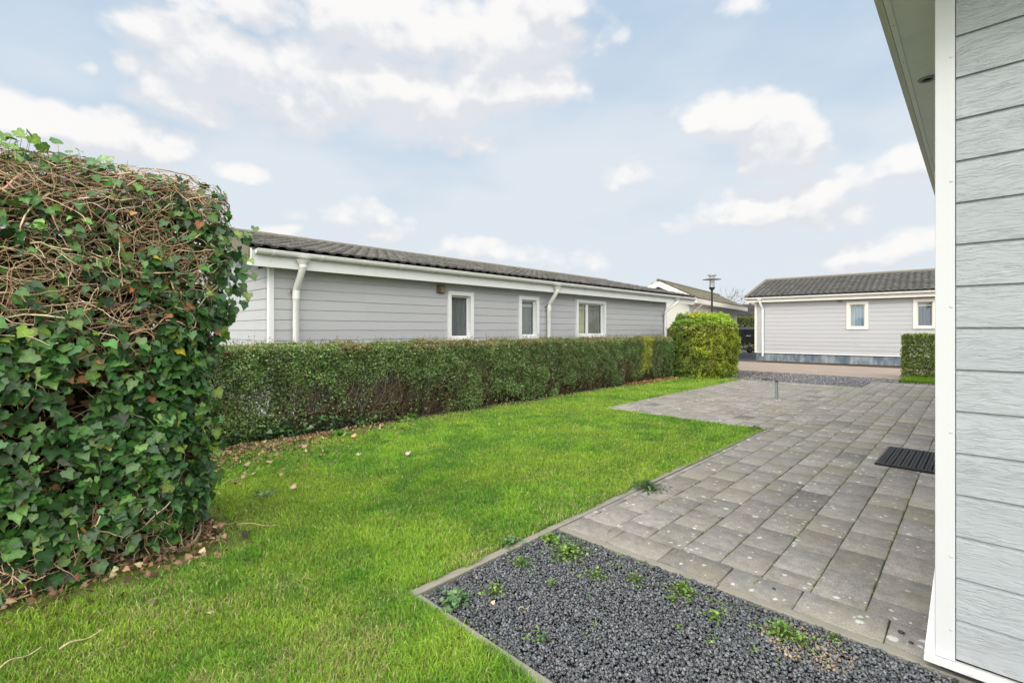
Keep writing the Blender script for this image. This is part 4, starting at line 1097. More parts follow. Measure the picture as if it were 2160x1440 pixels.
# ================================================================== HEDGES
def box_hedge(name, label, x0, x1, y0, y1, h, nleaf, size, palette, weights, ntwig=300, bump=.06, gap=0., zlow=0., rot=0., core=.5,
              tipcol=None, wisps=0, seed=0, twigcol=((.14, .10, .06), (.20, .15, .09)), round_=.10, cat='hedge', cmask=None, jit=.2, kk=1.):
    """clipped hedge: leaves in a shell of a rounded box, branching stems inside"""
    lx, ly = x1-x0, y1-y0
    root = thing(name, ((x0+x1)/2, (y0+y1)/2, 0), label, cat)
    cx, cy = (x0+x1)/2, (y0+y1)/2
    areas = np.array([ly*h, ly*h*.6, lx*h, lx*h, lx*ly*1.1]); pr = areas/areas.sum()
    f = rng.choice(5, nleaf, p=pr); a, b = U(nleaf), U(nleaf); dep = np.where(U(nleaf) < .78, np.abs(rng.exponential(.05, nleaf)), U(nleaf, 0, min(lx, ly)*.5))
    P = np.zeros((nleaf, 3)); N = np.zeros((nleaf, 3))
    for i, (ax) in enumerate(range(5)):
        q = f == i; k = q.sum()
        if i == 0: P[q] = np.stack([np.full(k, x1), y0+a[q]*ly, b[q]*h], 1); N[q] = (1, 0, .25)
        if i == 1: P[q] = np.stack([np.full(k, x0), y0+a[q]*ly, b[q]*h], 1); N[q] = (-1, 0, .25)
        if i == 2: P[q] = np.stack([x0+a[q]*lx, np.full(k, y0), b[q]*h], 1); N[q] = (0, -1, .25)
        if i == 3: P[q] = np.stack([x0+a[q]*lx, np.full(k, y1), b[q]*h], 1); N[q] = (0, 1, .25)
        if i == 4: P[q] = np.stack([x0+a[q]*lx, y0+b[q]*ly, np.full(k, h)], 1); N[q] = (0, 0, 1.)
    # round the edges
    c = np.array([cx, cy, h*.45]); half = np.array([lx/2, ly/2, h*.55]); r = round_
    q = np.clip(P, c-half+r, c+half-r); q[:, 2] = np.clip(P[:, 2], 0, h-r)
    dv = P-q; P = np.where(np.linalg.norm(dv, axis=1, keepdims=True) > r, q+nrm(dv)*r, P)
    bn = (fbm(P, 2.2, seed, 3)-.5)*2*bump+(fbm(P, 8, seed+5, 2)-.5)*2.2*bump
    P = P+nrm(N)*(bn-dep)[:, None]
    # taper at the bottom and gaps
    low = np.clip((.38-P[:, 2])/.38, 0, 1)
    keep = U(nleaf) > low*(.55+zlow)*(fbm(P, 3.0, seed+9, 2) > .42)
    if gap: 
        gm = fbm(P*np.array([.6, 1.4, 1]), 2.0, seed+21, 2)-.32*np.clip(P[:, 2]/h-.45, 0, 1)
        keep &= ~((P[:, 1] > 2.0) & (gm > .60-gap*.25) & (U(nleaf) < .55+.4*np.clip(1-P[:, 2]/h, 0, 1)))
    if name == 'clipped_hedge':
        wy = np.exp(-((P[:, 1]-3.6)/1.1)**2)+.7*np.exp(-((P[:, 1]-2.1)/.35)**2)+.8*np.exp(-((P[:, 1]-9.9)/.5)**2)+.7*np.exp(-((P[:, 1]-11.3)/.4)**2)
        keep &= U(nleaf) > .97*np.clip(wy, 0, 1)*np.clip((.60+.22*fbm(P, 3.5, 71, 2)-P[:, 2])/.22, 0, 1)
    keep &= P[:, 2] > .02
    P, N = P[keep], N[keep]; n = len(P)
    nd = nrm(N)*.55+rng.normal(0, .6, (n, 3))+np.array([0, 0, .35]); tip = nrm(N)*.4+rng.normal(0, .7, (n, 3))+np.array([0, 0, .35])
    col = pick(palette, weights, n, jit)
    pat = (.55+.9*fbm(P, 4.0, seed+33, 3))[:, None]; col = col*pat
    if tipcol is not None:
        tt = (np.clip((P[:, 2]-h+.10+.05*vnoise(P, 5, 3))/.08, 0, 1)*.7*(U(n) < .75)*(.35+.9*(vnoise(P, 1.7, 8) > .35)))[:, None]
        tt = np.clip(tt, 0, 1); col = col*(1-tt)+np.array(tipcol)*(.7+.6*U(n))[:, None]*tt
    if cmask is not None: col = cmask(P, col)
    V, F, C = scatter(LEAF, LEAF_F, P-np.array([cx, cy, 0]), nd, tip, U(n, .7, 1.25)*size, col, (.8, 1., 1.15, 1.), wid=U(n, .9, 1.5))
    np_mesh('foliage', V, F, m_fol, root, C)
    # stems
    k = 7; m = ntwig
    bx = U(m, x0+lx*.25, x1-lx*.25); by = U(m, y0+.05, y1-.05)
    path = [np.stack([bx, by, np.zeros(m)], 1)]; dirv = nrm(np.stack([rng.normal(0, .28, m)*kk, rng.normal(0, .38, m)*kk, np.ones(m)], 1)); st = U(m, .75, 1.04)*h/(k-1)
    for i in range(k-1):
        dirv = nrm(dirv+rng.normal(0, .22, (m, 3))); dirv[:, 2] = np.abs(dirv[:, 2])
        nx = path[-1]+dirv*st[:, None]; nx[:, 0] = np.clip(nx[:, 0], x0+.03, x1-.03); nx[:, 1] = np.clip(nx[:, 1], y0+.03, y1-.03); path.append(nx)
    Pt = np.stack(path, 1); tw = [tubes(Pt-np.array([cx, cy, 0]), U(m, .002, .0065), 4, pick(twigcol, [1]*len(twigcol), m, .2))]
    # side twigs near the faces
    m2 = ntwig*4; bi = rng.integers(0, m, m2); bj = rng.integers(1, k, m2); s0 = Pt[bi, bj]
    dd = nrm(np.stack([rng.normal(0, 1, m2), rng.normal(0, .8, m2), rng.normal(.5, .5, m2)], 1)); ln = U(m2, .08, .26)
    Q = np.stack([s0, s0+dd*ln[:, None]*.5+rng.normal(0, .012, (m2, 3)), s0+dd*ln[:, None]+rng.normal(0, .02, (m2, 3))], 1)
    Q[:, :, 0] = np.clip(Q[:, :, 0], x0-.02, x1+.02); Q[:, :, 2] = np.clip(Q[:, :, 2], .01, h+.02)
    tw.append(tubes(Q-np.array([cx, cy, 0]), U(m2, .0010, .0022), 3, pick(twigcol, [1]*len(twigcol), m2, .2)))
    if wisps:
        e_ = round_*.75 if round_ > .3 else 0.; w0 = np.stack([U(wisps, x0+.05+e_, x1-.03-e_), U(wisps, y0+e_, y1-e_), np.full(wisps, h-.05)], 1)
        dd = nrm(np.stack([rng.normal(0, .35, wisps), rng.normal(0, .35, wisps), np.ones(wisps)], 1)); ln = U(wisps, .05, .17)
        Q = np.stack([w0, w0+dd*ln[:, None]*.5+rng.normal(0, .006, (wisps, 3)), w0+dd*ln[:, None]], 1)
        tw.append(tubes(Q-np.array([cx, cy, 0]), np.full(wisps, .0013), 3, pick(twigcol, [1]*len(twigcol), wisps, .2)))
        wl = 5; LP = (w0[:, None]+dd[:, None]*ln[:, None, None]*np.linspace(.45, 1, wl)[None, :, None]).reshape(-1, 3); nn = len(LP)
        col = pick([tipcol or palette[0], palette[0], palette[-1]], [2, 1, 1], nn, .2)
        V, F, C = scatter(LEAF, LEAF_F, LP-np.array([cx, cy, 0]), rng.normal(0, 1, (nn, 3)), rng.normal(0, 1, (nn, 3)), U(nn, .6, 1.)*size, col)
        np_mesh('top_shoots', V, F, m_fol, root, C)
    V, F, C = merge(tw); np_mesh('branches', V, F, m_twig, root, C)
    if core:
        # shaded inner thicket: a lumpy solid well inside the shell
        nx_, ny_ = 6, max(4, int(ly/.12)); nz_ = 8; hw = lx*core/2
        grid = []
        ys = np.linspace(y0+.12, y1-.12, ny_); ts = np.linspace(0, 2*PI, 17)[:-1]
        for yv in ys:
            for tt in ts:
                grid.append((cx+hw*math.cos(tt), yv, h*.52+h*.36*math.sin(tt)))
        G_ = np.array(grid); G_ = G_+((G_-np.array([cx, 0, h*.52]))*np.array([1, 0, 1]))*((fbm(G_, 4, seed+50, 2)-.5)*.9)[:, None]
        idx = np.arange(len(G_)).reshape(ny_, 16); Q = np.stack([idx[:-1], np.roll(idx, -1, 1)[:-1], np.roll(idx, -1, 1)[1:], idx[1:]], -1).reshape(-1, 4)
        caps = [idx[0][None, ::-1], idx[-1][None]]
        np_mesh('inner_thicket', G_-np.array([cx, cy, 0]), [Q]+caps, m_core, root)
    return root

DG = [(.125, .225, .06), (.18, .30, .085), (.075, .15, .042), (.33, .40, .18), (.24, .20, .10)]
def long_mask(P, col):
    # browner and sparser stretches along the hedge, one golden plant near the shrub
    b = np.clip((fbm(P*np.array([0, 1, .25]), 1.1, 88, 2)-.5)*4, 0, 1)[:, None]*.45
    col = col*(1-b)+np.array((.12, .095, .05))*b
    gold = ((np.abs(P[:, 1]-10.55-.25*(P[:, 2]-.5)) < .28*(.6+.5*vnoise(P, 6, 4))) & (P[:, 2] > .2))[:, None]
    return np.where(gold & (U(len(P))[:, None] < .75), np.array((.42, .44, .05))*(.6+.7*U(len(P)))[:, None], col)
box_hedge('clipped_hedge', 'long clipped dark green hedge with brown tips in front of the grey chalet', -6.36, -5.72, .35, 12.0, 1.06,
          520000, .027, DG, [4, 4, 3, 1.6, 1.3], ntwig=1500, bump=.055, gap=.22, zlow=.15, core=0, tipcol=(.26, .20, .10), wisps=900, seed=3, cmask=long_mask)
GOLD = [(.34, .40, .035), (.23, .32, .03), (.44, .46, .05), (.12, .19, .02), (.55, .50, .06)]
def shrub_mask(P, col):
    gr = np.clip((-P[:, 0]-5.25)*1.6+(fbm(P, 2., 4, 2)-.5)*2+.42, 0, .85)[:, None]
    col = col*(1-gr)+np.array((.13, .22, .03))*(.6+.8*U(len(P)))[:, None]*gr
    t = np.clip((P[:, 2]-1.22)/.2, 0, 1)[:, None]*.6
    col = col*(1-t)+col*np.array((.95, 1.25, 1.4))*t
    br = ((np.abs(P[:, 2]-1.3) < .10) & (U(len(P)) < .35))[:, None]
    return np.where(br, np.array((.17, .13, .05)), col)
box_hedge('golden_shrub', 'big clipped yellow green shrub at the far end of the long hedge', -6.02, -4.66, 12.05, 13.9, 1.62,
          80000, .042, GOLD, [4, 3.4, 2, 2, .9], ntwig=260, bump=.15, zlow=.0, core=.5, wisps=700, seed=12, round_=.42, cat='shrub', cmask=shrub_mask)
box_hedge('green_hedge', 'cut green hedge end standing on the grass patch across the terrace', -1.42, 1.2, 16.0, 16.7, 1.13,
          42000, .038, [(.12, .18, .028), (.18, .25, .04), (.075, .11, .02), (.27, .31, .06)], [3, 3, 2, 1], ntwig=160, bump=.05, core=.5, seed=21, round_=.12)
box_hedge('yellow_hedge', 'low yellowish hedge glimpsed between the chalet and the cream house', -9.2, -6.9, 15.8, 16.4, 1.27,
          16000, .05, [(.30, .33, .07), (.22, .26, .06), (.40, .39, .12)], [2, 2, 1], ntwig=80, bump=.05, core=.5, seed=31)
box_hedge('tall_dark_hedge', 'tall dark green hedge behind the black cart', -15.5, -6.5, 31.6, 32.6, 2.1,
          36000, .075, [(.08, .14, .04), (.14, .20, .05), (.19, .12, .06)], [3, 2, 1], ntwig=120, bump=.08, core=.6, seed=41)

# ------------------------------------------------------------------ ivy-covered hedge at the left
def ivy_hedge():
    root = thing('ivy_hedge', (-3.5, 0, 0), 'tall old hedge smothered in ivy with bare tangled stems at its top', 'hedge')
    O = np.array([-3.5, 0, 0])
    Y0 = -1.9; H = 2.09
    def yend(z): return .76+.17*np.clip((z-1.15)/.35, 0, 1)-.03*np.clip((z-1.95)/.2, 0, 1)**2+.03*np.clip((.3-z)/.3, 0, 1)
    def xf(y, z):
        r = .23; ye = yend(z); t = np.clip((y-(ye-r))/r, 0, 1)
        x = -3.13-.30*(1-np.sqrt(np.maximum(0, 1-t**2*.98)))
        x -= .10*np.clip((z-(H-.20))/.20, 0, 1)**2
        x -= .07*np.clip((.35-z)/.35, 0, 1)+.07*np.clip((z-1.1)/.9, 0, 1)*np.clip((.5-y)/.5, 0, 1)
        return x
    def lump(p): return (fbm(p, 3.2, 5, 3)-.5)*.16
    def surf(n, kind):
        if kind == 'front':
            y = U(n, Y0, .93); z = U(n, .0, H); ye = yend(z); y = np.where(y > ye, ye-U(n, 0, .25), y)
            x = xf(y, z); P = np.stack([x, y, z], 1); t = np.clip((y-(ye-.3))/.3, 0, 1); N = nrm(np.stack([1-.2*t, 1.2*t, np.full(n, .25)], 1))
        elif kind == 'end':
            z = U(n, 0, H); x = U(n, -4.0, -3.35); y = yend(z)-.02; P = np.stack([x, y, z], 1); N = np.tile(np.array([.1, 1, .2]), (n, 1))
        elif kind == 'top':
            y = U(n, Y0, .88); x = U(n, -4.0, -3.2); P = np.stack([x, y, np.full(n, H)], 1); N = np.tile(np.array([.15, 0, 1.]), (n, 1))
            P[:, 2] -= .12*np.clip((y-.62)/.3, 0, 1)**2+.02
        else:
            y = U(n, Y0, .8); z = U(n, 0, H); P = np.stack([np.full(n, -4.05), y, z], 1); N = np.tile(np.array([-1., 0, .2]), (n, 1))
        return P+N*lump(P)[:, None], N
    def dens(P):
        y, z = P[:, 1], P[:, 2]
        bare = np.clip((z-1.12)/.22, 0, 1)*np.clip((.62-y)/.22, 0, 1)
        bare = np.maximum(bare, np.clip((z-1.88)/.1, 0, 1)*.85)
        bare = np.maximum(bare, np.clip((.26-z)/.12, 0, 1)*.9)
        nz = fbm(P, 4.5, 66, 2)
        return np.clip(1-bare*.80+(nz-.5)*.8*bare, .03, 1)*np.where((nz < .34), .35, 1)
    parts = []
    green = [(.030, .082, .020), (.046, .112, .026), (.018, .050, .014), (.085, .160, .045), (.13, .20, .035), (.33, .31, .04), (.20, .10, .04)]
    wt = [5, 4.5, 4, 2.6, .8, .14, .13]
    for kind, n, dp in (('front', 16500, .075), ('end', 1800, .05), ('top', 1100, .03), ('back', 2500, .05)):
        P, N = surf(n, kind); q = U(n) < dens(P); P, N = P[q], N[q]; n = len(P)
        P = P-N*np.abs(rng.exponential(dp, n))[:, None]+N*.03
        nd = N*.9+rng.normal(0, .55, (n, 3))+np.array([0, 0, .35])
        tip = np.stack([rng.normal(0, .35, n), rng.normal(0, .6, n), -np.ones(n)*.8], 1)
        sz = U(n, .032, .070)*np.where(P[:, 2] > 1.3, .85, 1)
        col = pick(green, wt, n, .30)
        parts.append(scatter(IVY, IVY_F, P-O, nd, tip, sz, col, IVY_C, wid=U(n, .75, 1.15)))
    # young upright shoots on the top left
    n = 120; P = np.stack([U(n, -3.4, -3.18), np.concatenate([rng.normal(.03, .13, n-50), U(50, -1.5, .70)]), H+np.minimum(rng.exponential(.05, n), .13)-.04], 1)
    Q = np.stack([P-np.array([0, 0, .12])+rng.normal(0, .02, (n, 3)), P-np.array([0, 0, .05])+rng.normal(0, .01, (n, 3)), P], 1); shoot = tubes(Q-O, np.full(n, .0015), 3, pick([(.12, .18, .05)], [1], n))
    parts.append(scatter(IVY, IVY_F, P-O, rng.normal(0, .6, (n, 3))+np.array([.6, -.2, .6]), rng.normal(0, .7, (n, 3)), U(n, .035, .062), pick([(.06, .14, .035), (.12, .21, .04), (.04, .10, .04)], [2, 2, 1], n), IVY_C))
    # trailing shoots that leave the right-hand edge
    n = 130; z = np.concatenate([U(90, 1.1, 1.9), U(40, .2, 1.1)]); P = np.stack([U(n, -3.55, -3.25), yend(z)+U(n, 0, .09), z], 1)
    parts.append(scatter(IVY, IVY_F, P-O, rng.normal(0, .6, (n, 3))+np.array([.7, -.1, .4]), rng.normal(0, .4, (n, 3))+np.array([0, .2, -.8]), U(n, .04, .075), pick(green[:5], [3, 3, 2, 3, 2.4], n), IVY_C))
    V, F, C = merge(parts); np_mesh('ivy_leaves', V, F, m_ivy, root, C)
    # tangled stems: wandering lines that hug the face
    def walk(n, k, step, dirs, jit, depth, region):
        y, z = region(n); d = depth(n); d_ = nrm(dirs(n)); out = []; y = y.copy(); z = z.copy()
        for i in range(k):
            P = np.stack([xf(y, z), y, z], 1); P[:, 0] += lump(P)-d; out.append(P)
            d_ = nrm(d_+rng.normal(0, jit, (n, 2))); y = np.clip(y+d_[:, 0]*step, Y0, yend(z)+.01); z = np.clip(z+d_[:, 1]*step, .02, H+.03); d = np.clip(d+rng.normal(0, .016, n), -.03, .3)
        return np.stack(out, 1)
    tan = [(.38, .27, .165), (.50, .38, .24), (.26, .17, .10), (.58, .47, .33)]
    tw = [shoot]
    def reg_top(n): 
        return U(n, -1.8, .85), H-.02-np.abs(rng.exponential(.10, n))
    def reg_up(n): return U(n, -1.8, .75), 1.05+U(n)**.8*(H-1.05)
    def reg_all(n): return U(n, -1.8, .8), U(n, .05, H-.05)
    def reg_low(n): return U(n, -1.8, .8), U(n, .03, .42)
    hz = lambda n: np.stack([rng.choice([-1, 1], n)*1.0, rng.normal(0, .35, n)], 1)
    dn = lambda n: np.stack([rng.normal(0, .5, n), -np.ones(n)], 1)
    an = lambda n: rng.normal(0, 1, (n, 2))
    for n, k, st, dr, jt, dep, reg, r in (
        (700, 9, .036, hz, .35, lambda n: U(n, -.03, .16), reg_top, (.0016, .0042)),
        (1500, 9, .034, hz, .42, lambda n: U(n, -.02, .24), reg_up, (.0013, .0034)),
        (1300, 8, .032, an, .5, lambda n: U(n, 0., .26), reg_up, (.0012, .0030)),
        (55, 8, .065, an, .3, lambda n: U(n, -.0, .08), reg_up, (.003, .0055)),
        (1100, 9, .04, an, .35, lambda n: U(n, .03, .22), reg_all, (.0012, .0035)),
        (600, 8, .035, dn, .4, lambda n: U(n, -.02, .15), reg_low, (.0015, .0035))):
        P = walk(n, k, st, dr, jt, dep, reg); tw.append(tubes(P-O, U(n, *r), 4, pick(tan, [3, 3, 2, 1.4], n, .2)))
    # stubs that break the top outline
    n = 900; y = U(n, -1.8, .86); x = U(n, -4.0, -3.17); s = np.stack([x, y, H-.05-.16*np.clip((y-.62)/.3, 0, 1)**2], 1)
    dd = nrm(np.stack([rng.normal(0, .6, n), rng.normal(0, 1.1, n), np.abs(rng.normal(0, .5, n))], 1)); ln = U(n, .05, .15)[:, None]
    tw.append(tubes(np.stack([s, s+dd*ln*.5+rng.normal(0, .012, (n, 3)), s+dd*ln], 1)-O, U(n, .001, .0028), 3, pick(tan, [3, 3, 2, 1], n, .2)))
    # trunks
    n = 26; y = np.linspace(-1.8, .65, n)+rng.normal(0, .03, n); P = [np.stack([rng.normal(-3.6, .07, n), y, np.zeros(n)], 1)]
    for i in range(8): P.append(P[-1]+np.stack([rng.normal(0, .03, n), rng.normal(0, .03, n), np.full(n, .25)], 1))
    tw.append(tubes(np.stack(P, 1)-O, U(n, .012, .026), 7, pick([(.14, .10, .07)], [1], n, .1)))
    V, F, C = merge(tw); np_mesh('stems', V, F, m_twig, root, C)
    # mass of dead leaves caught inside
    parts = []
    n = 9000; y = U(n, Y0, .72); z = U(n, .05, H-.08); x = xf(y, z)-U(n, .12, .62); P = np.stack([x, y, z], 1)
    hole = (np.hypot((y+.03)*1.2, (z-1.78)*2.2) < .13) | (np.hypot((y-.0)*1.2, (z-1.52)*2.2) < .07)
    P = P[~hole]; n = len(P)
    parts.append(scatter(IVY, IVY_F, P-O, rng.normal(0, 1, (n, 3)), rng.normal(0, 1, (n, 3)), U(n, .05, .10), pick([(.055, .035, .02), (.09, .055, .03), (.03, .022, .012), (.15, .075, .035)], [3, 2, 3, .7], n), IVY_C))
    n = 45; y = U(n, -.5, .7); z = U(n, .2, H-.05); P = np.stack([xf(y, z)-U(n, -.02, .05), y, z], 1)
    parts.append(scatter(IVY, IVY_F, P-O, rng.normal(0, .7, (n, 3))+np.array([1, 0, .3]), rng.normal(0, .8, (n, 3)), U(n, .03, .06), pick([(.22, .10, .045), (.16, .08, .04), (.32, .20, .10)], [2, 2, 1], n), IVY_C))
    V, F, C = merge(parts); np_mesh('dead_leaves', V, F, m_dead, root, C)
    # dark inner thicket for the lower part
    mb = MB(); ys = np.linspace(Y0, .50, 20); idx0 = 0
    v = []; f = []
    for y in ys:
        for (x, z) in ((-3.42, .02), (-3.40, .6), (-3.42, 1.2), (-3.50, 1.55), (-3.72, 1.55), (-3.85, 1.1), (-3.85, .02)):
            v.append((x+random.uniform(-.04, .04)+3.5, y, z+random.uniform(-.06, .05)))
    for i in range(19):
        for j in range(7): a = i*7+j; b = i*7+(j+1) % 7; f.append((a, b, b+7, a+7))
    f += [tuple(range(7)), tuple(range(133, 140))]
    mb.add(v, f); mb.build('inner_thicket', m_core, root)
ivy_hedge()

# ------------------------------------------------------------------ leaf litter, ground ivy, weeds
def litter(name, label, pts, size, palette, w, mat=m_dead, up=1.0, cat='leaf litter'):
    n = len(pts); nd = rng.normal(0, up, (n, 3)); nd[:, 2] = 1
    V, F, C = scatter(IVY, IVY_F, pts, nd, rng.normal(0, 1, (n, 3)), size, pick(palette, w, n, .25), IVY_C, wid=U(n, .5, 1.1))
    tag(np_mesh(name, V, F, mat, None, C), label, cat, kind='stuff')
BR = [(.19, .12, .07), (.26, .175, .105), (.14, .08, .045), (.36, .27, .16)]
n = 3000; y = .9+np.abs(rng.normal(0, 1.0, n)); x = -5.62+np.abs(rng.exponential(.20, n))*np.clip(1.6-(y-1)*.25, .35, 1.5); z = U(n, .008, .035)
litter('leaf_litter', 'brown fallen leaves along the near foot of the long hedge', np.stack([x, y, z], 1), U(n, .018, .038), BR, [3, 3, 2, 1])
n = 4200; y = U(n, -.9, .84); x = -3.52+np.abs(rng.exponential(.125, n)); litter('ivy_litter', 'dry brown leaves heaped under the ivy hedge on the left', np.stack([x, y, U(n, .004, .05)], 1), U(n, .02, .042), BR, [3, 2, 3, 1])
n = 700; y = 9.6+U(n)*2.3; x = -5.75+np.abs(rng.exponential(.10, n)); litter('far_leaf_litter', 'orange brown leaves under the far end of the long hedge', np.stack([x, y, U(n, .008, .03)], 1), U(n, .03, .05), [(.36, .17, .07), (.25, .12, .06)], [1, 1])
n = 420; litter('gravel_litter', 'brown leaf bits on gravel beside the golden shrub', np.stack([-4.6+np.abs(rng.exponential(.55, n)), 13.0+U(n)*2.4, U(n, .012, .03)], 1), U(n, .015, .03), [(.22, .13, .07), (.28, .20, .13)], [1, 1])
n = 900; y = .9+np.abs(rng.normal(0, 1.2, n)); x = -5.78+rng.normal(0, .07, n); z = U(n, .02, .17)*(.5+fbm(np.stack([x, y, y*0], 1), 1.3, 6, 2))
litter('ground_ivy', 'dark ivy creeping along the foot of the long hedge', np.stack([x, y, z], 1), U(n, .035, .06), [(.03, .07, .03), (.045, .10, .035), (.08, .15, .04)], [3, 2, .7], m_ivy, .8, 'ivy')
n = 1500; litter('moss_sprigs', 'tiny green sprigs growing in the joints of the terrace', np.stack([-.355-.2135*rng.integers(0, 7, n)+rng.normal(0, .004, n), 2.5+U(n)**1.5*4, U(n, -.002, .004)], 1), U(n, .003, .009), [(.10, .17, .03), (.16, .22, .04)], [1, 1], m_fol, .9, 'moss')

def weed_proto(name, nl, spread, size, palette, h=.03, leafy=False):
    n = nl; r = np.abs(rng.normal(0, spread, n)); a = U(n, 0, 2*PI)
    P = np.stack([r*np.cos(a), r*np.sin(a), .004+h*U(n)*np.exp(-r/spread*.6)], 1)
    nd = rng.normal(0, .45, (n, 3)); nd[:, 2] = 1; tip = np.stack([np.cos(a), np.sin(a), np.full(n, .25)], 1)+rng.normal(0, .4, (n, 3))
    t, f, tc = (IVY, IVY_F, IVY_C) if leafy else (LEAF, LEAF_F, None)
    V, F, C = scatter(t, f, P, nd, tip, U(n, .7, 1.3)*size, pick(palette, [1]*len(palette), n, .2), tc, wid=U(n, 1.1, 1.7) if not leafy else None)
    top = P+nrm(nd)*0; root_ = np.zeros((n, 3)); mid = (P+root_)*.5; mid[:, 2] += .004
    T = tubes(np.stack([root_, mid, P], 1), np.full(n, .0009), 3, np.tile(np.array([[.13, .19, .06]]), (n, 1)))
    V, F, C = merge([(V, F, C), T])
    return np_mesh(name, V, F, m_fol, None, C)
WG = [(.10, .20, .03), (.16, .28, .05), (.22, .33, .07)]
WD = [(.07, .15, .05), (.11, .20, .08)]
def P_(px, py):
    d = 1005*1.25/(py-696); l = (px-1080)/1005*d
    return (d*-math.sin(YAW)+l*math.cos(YAW), d*math.cos(YAW)+l*math.sin(YAW))
# (px, py are only used here to convert survey points of the photo into ground positions)
weeds = [
 (1200, 1168, 150, .050, .016, WG, False, 'largest tangle of bright green weeds in the gravel corner by the kerb'),
 (1160, 1140, 60, .022, .020, WG, True, 'leafy weed in the gravel corner against the lawn kerb'),
 (960, 1270, 46, .032, .022, WD, True, 'clover patch on gravel near the left tip of the bed'),
 (1040, 1250, 34, .026, .014, WG, False, 'straggling green weed right of the clover patch'),
 (1100, 1190, 40, .030, .012, WG, False, 'small weed cluster on gravel below the lawn kerb'),
 (1255, 1215, 36, .028, .012, WG, False, 'thin weed just below the largest tangle of weeds'),
 (1165, 1235, 14, .010, .012, WG, False, 'single tiny sprout in the middle of the gravel'),
 (1145, 1352, 18, .010, .014, WD, False, 'lone sprout on the lower open gravel'),
 (1440, 1250, 110, .034, .011, WG, False, 'light green low weed beside the paving kerb midway along'),
 (1505, 1305, 36, .020, .012, WG, False, 'small weed group right of the middle weed'),
 (1650, 1335, 120, .028, .011, WG, False, 'bright upright weed patch near the sandy spot'),
 (1690, 1355, 34, .016, .011, WG, False, 'weed sprig at the edge of the sandy spot'),
 (1755, 1348, 20, .008, .011, WG, False, 'lone weed sprig nearest the white post'),
 (1345, 1225, 34, .035, .010, WG, False, 'faint scatter of seedlings in the upper gravel'),
 (1420, 1268, 24, .012, .010, WG, False, 'tiny weed below the light green weed'),
 (1365, 1030, 140, .055, .020, [(.05, .11, .03), (.09, .15, .06)], False, 'dark scruffy weed where lawn meets terrace'),
 (1595, 906, 60, .05, .02, [(.06, .11, .04), (.09, .14, .05)], False, 'small dark weed at the tip of the lawn corner'),
 (1075, 1148, 24, .030, .020, WD, True, 'pale clover in the lawn beside the gravel kerb'),
 (560, 1050, 26, .045, .022, [(.14, .22, .10)], True, 'pale clover tuft in the lawn near the ivy'),
 (720, 920, 40, .07, .05, [(.09, .20, .03)], True, 'bright low weed at the foot of the long hedge'),
 (870, 885, 40, .08, .05, [(.10, .22, .04), (.16, .28, .05)], True, 'broad leaved light green weed by the hedge foot'),
]
for (px, py, nl, sp, sz, pal, leafy, lab) in weeds:
    o = weed_proto('weed', int(nl*1.7), sp*1.35, sz*1.15, pal, h=.03+sp*.5, leafy=leafy); x, y = P_(px, py); o.location = (x, y, 0); tag(o, lab, 'weed', 'weeds in gravel and lawn')

k = 60; cx_ = -1.8+U(k)**1.3*1.45; cy_ = 2.32-np.abs(rng.exponential(.22, k)); cy_ = np.clip(cy_, 1.42, 2.32)
n = k*9; j_ = rng.integers(0, k, n); px_ = np.stack([cx_[j_]+rng.normal(0, .010, n), np.clip(cy_[j_]+rng.normal(0, .010, n), 1.36, 2.34), U(n, -.002, .016)], 1)
V, F, C = scatter(LEAF, LEAF_F, px_, np.array([0, 0, 1.])+rng.normal(0, .5, (n, 3)), rng.normal(0, 1, (n, 3)), U(n, .007, .014), pick(WG, [1, 1, 1], n, .2), wid=U(n, 1.1, 1.7))
tag(np_mesh('seedlings', V, F, m_fol, None, C), 'sprinkling of tiny green seedlings over the slate gravel', 'seedlings', kind='stuff')

def single_leaf(px, py, s, col, lab):
    V, F, C = scatter(IVY, IVY_F, np.zeros((1, 3)), np.array([[.3, -.4, 1.]]), rng.normal(0, 1, (1, 3)), np.array([s]), np.array([col], float), IVY_C)
    V[:, 2] += .35*(V[:, 0]**2+V[:, 1]**2)/s
    o = np_mesh('fallen_leaf', V, F, m_dead, None, C); x, y = P_(px, py); o.location = (x, y, .035); tag(o, lab, 'leaf', 'fallen leaves on the lawn')
single_leaf(857, 966, .055, (.36, .28, .24), 'curled brown leaf in the middle of the lawn')
single_leaf(758, 964, .05, (.33, .26, .22), 'pale brown leaf left of the middle lawn leaf')
single_leaf(645, 950, .06, (.22, .17, .12), 'brown leaf on lawn near the hedge litter')
single_leaf(617, 1040, .05, (.40, .28, .20), 'pinkish dry leaf on the left lawn')
single_leaf(520, 990, .05, (.22, .18, .12), 'dull leaf at the edge of the litter')
single_leaf(745, 928, .06, (.40, .24, .12), 'orange brown leaf beside the hedge foot weeds')
single_leaf(522, 1133, .055, (.03, .028, .022), 'blackened leaf on lawn beside the ivy hedge')
single_leaf(1038, 1290, .02, (.42, .32, .22), 'tan leaf flake on gravel under the kerb')
single_leaf(806, 901, .06, (.45, .32, .20), 'large tan leaf at the hedge edge')

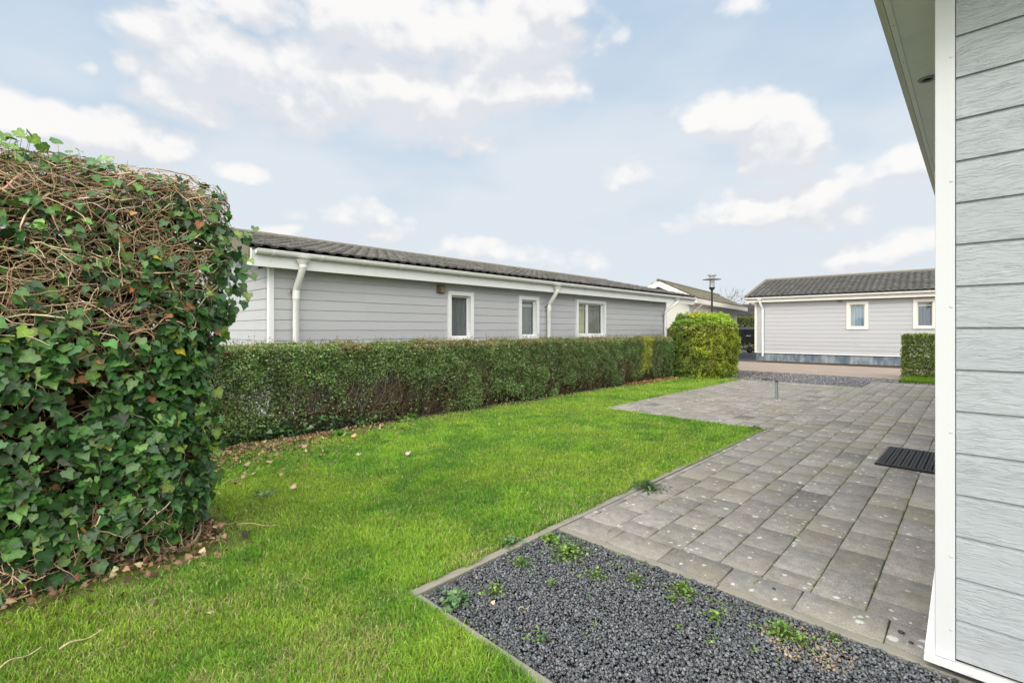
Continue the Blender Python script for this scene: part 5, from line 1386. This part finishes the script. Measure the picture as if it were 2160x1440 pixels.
def stick(px0, py0, px1, py1, r, lab, bend=.03, col=(.42, .34, .20), z=.03):
    a, b = P_(px0, py0), P_(px1, py1); n = 9; P = []
    for i in range(n):
        t = i/(n-1); o = bend*math.sin(t*PI); dx, dy = b[0]-a[0], b[1]-a[1]; l = math.hypot(dx, dy)
        P.append((a[0]+dx*t-dy/l*o, a[1]+dy*t+dx/l*o, z+.008*math.sin(t*7)))
    V, F, C = tubes(np.array([P]), np.array([r]), 6, np.array([col])); c = V.mean(0)
    o = np_mesh('twig', V-c, F, m_twig, None, C); o.location = c; tag(o, lab, 'twig', 'twigs lying on the lawn')
stick(125, 1385, 215, 1345, .004, 'straight pale twig lying on the lawn at bottom left', .004)
stick(0, 1425, 88, 1382, .003, 'pale twig on the lawn in the bottom left corner', .01)
stick(440, 1122, 500, 1112, .0028, 'thin curved twig poking out from the ivy hedge', .03)
stick(500, 1116, 592, 1118, .003, 'long pale twig on grass right of the ivy hedge', .012)
stick(470, 1030, 540, 1005, .003, 'bent straw coloured twig above the blackened leaf', .04)
stick(815, 1095, 845, 1083, .0018, 'tiny straw stalk in the middle of the lawn', .005)
stick(1093, 1287, 1118, 1281, .0025, 'short tan stick lying on the gravel', .002, z=.006)

# bare tree far off behind the cream house
def bare_tree():
    root = thing('bare_tree', (-14.0, 39.3, 0), 'leafless tree top showing beyond the cream house roof', 'tree')
    mb = MB(); mb.tube([(0, 0, 0), (.05, 0, 1.2), (0, .05, 2.6)], [.12, .09, .06], 8); mb.build('trunk', m_twig, root)
    segs = []
    def br(p, d, l, r, k):
        if k == 0: return
        q = [p]; 
        for i in range(3): d = nrm(d+rng.normal(0, .18, 3)); p = p+d*l/3; q.append(p)
        segs.append((q, r))
        for _ in range(3): br(p, nrm(d+rng.normal(0, .45, 3)+np.array([0, 0, .15])), l*.72, r*.6, k-1)
    for _ in range(6): br(np.array([0, 0, 2.5]), nrm(np.array([rng.normal(0, .6), rng.normal(0, .6), 1.])), 1.0, .028, 4)
    V, F, C = tubes(np.array([s[0] for s in segs]), np.array([s[1] for s in segs]), 4, np.tile(np.array([[.16, .13, .10]]), (len(segs), 1)))
    np_mesh('crown', V, F, m_twig, root, C)
bare_tree()
